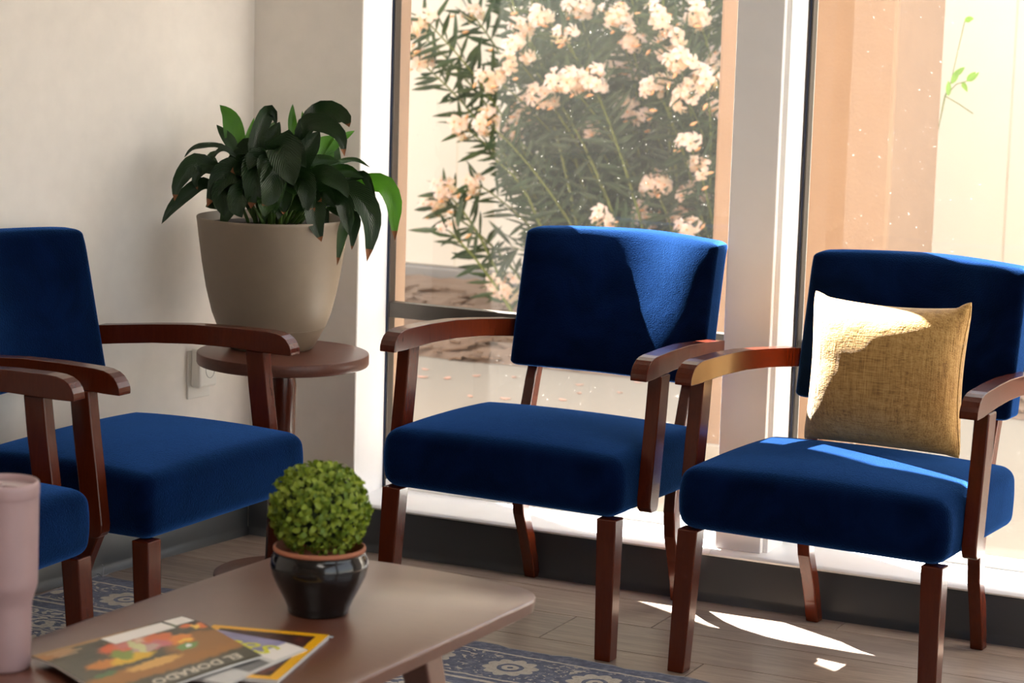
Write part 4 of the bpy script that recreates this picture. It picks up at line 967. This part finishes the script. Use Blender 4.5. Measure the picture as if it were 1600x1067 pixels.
def pillow_pt(u, v, side):
    # u,v in -1..1 ; pinched sides, eared corners
    hw, hh, T = .189, .160, .096
    pin = .085
    x = hw * u * (1 - pin * (1 - v * v) * abs(u) ** 2)
    z = hh * v * (1 - (pin if v > 0 else .015) * (1 - u * u) * abs(v) ** 2)
    e = max(0, abs(u) * abs(v) - .82) / .18       # blunt eared corners
    x -= .004 * e * e * (1 if u > 0 else -1); z += (.016 * e * (1 - e * .55)) * (1 if v > 0 else -.3) * (1.4 if u > 0 else .9)
    t = T * (1 - u * u) ** .5 * (1 - abs(v) ** (3.4 if v > 0 else 2.6)) ** .55
    wr = .0022 * mnoise.noise((u * 2.2, v * 2.2, 4 + side)) * (1 - u ** 6) * (1 - v ** 6) + 0.0012 * mnoise.noise((u * 6, v * 6, 9 + side)) * (1 - u ** 4) * (1 - v ** 4)
    return x, side * (t + wr) , z
m = MB(); n = 44; idx = {}; vs = []
for side in (-1, 1):
    for i in range(n + 1):
        for j in range(n + 1):
            if side > 0 and (i in (0, n) or j in (0, n)): idx[side, i, j] = idx[-1, i, j]; continue
            f = lambda k: math.sin((k / n - .5) * math.pi)
            u, v = f(i), f(j)
            vs.append(pillow_pt(u, v, side)); idx[side, i, j] = len(vs) - 1
fs = []
for side in (-1, 1):
    for i in range(n):
        for j in range(n):
            q = (idx[side, i, j], idx[side, i + 1, j], idx[side, i + 1, j + 1], idx[side, i, j + 1]); fs.append(q if side < 0 else q[::-1])
m.add(vs, fs); po = m.build('cover', M['linen'], pw, smooth=True)
m = MB()
for i in range(4): pass
m.tube([pillow_pt(math.cos(0) * .998, v / 20, -1) for v in range(-19, 20)], .0016, 5)
m.build('side_seam', M['linen'], pw, smooth=True)
m = MB(); m.box(.170, .173, -.004, -.001, .105, .122); m.build('zip_pull', plain('brass_zip', (.35, .24, .1, 1), .35, Metallic=1), pw)
cx_, cy_ = .506, -.611; a_ = R(-3.94)
def on_chair(x, y): return cx_ + x * math.cos(a_) - y * math.sin(a_), cy_ + x * math.sin(a_) + y * math.cos(a_)
px_, py_ = on_chair(.008, .392)
pw.location = (px_, py_, .622); pw.rotation_mode = 'XYZ'
pw.rotation_euler = (R(-6), R(-1.2), a_ + R(-5))

# ------------------------------------------------------------------ beaded blind chain at the right of window 1
m = MB()
ico = [(0, 0, 1), (0, 0, -1), (1, 0, 0), (-1, 0, 0), (0, 1, 0), (0, -1, 0)]; icf = [(0, 2, 4), (0, 4, 3), (0, 3, 5), (0, 5, 2), (1, 4, 2), (1, 3, 4), (1, 5, 3), (1, 2, 5)]
z = .58
while z < 2.33:
    for dx in (0, ):
        m.add([(p[0] * .0021, p[1] * .0021, z + p[2] * .0021) for p in ico], icf)
    z += .0060
for k in range(8):
    a = math.pi * k / 8; m.add([(.004 - .004 * math.cos(a) + p[0] * .0021, p[1] * .0021, .58 - .012 * math.sin(a) + p[2] * .0021) for p in ico], icf)
m.tube([(0, 0, .58), (0, 0, 2.34)], .0006, 4)
rb_ = empty('roller_blind', 'white roller blind on the left window with a beaded chain beside the pillar', 'blind', (-.42, .085, 2.34))
o = m.build('blind_chain', M['white'], rb_, smooth=True); o.location = (.472, 0, -2.34); o['kind'] = 'stuff'
m = MB(); m.lathe([(.02, 0), (.02, .93)], 16); o = m.build('roller', M['white'], rb_, smooth=True); o.rotation_euler = (0, R(90), 0); o.location = (-.465, 0, -.015)
m = MB(); m.box(-.462, .458, -.0205, -.0195, -.745, -.02); m.build('fabric', plain('blind_fabric', lin(226, 220, 210), .8, 300, .1), rb_)
m = MB(); m.box(-.462, .458, -.024, -.016, -.76, -.74); m.build('hem_bar', M['white'], rb_, bevel=.002)
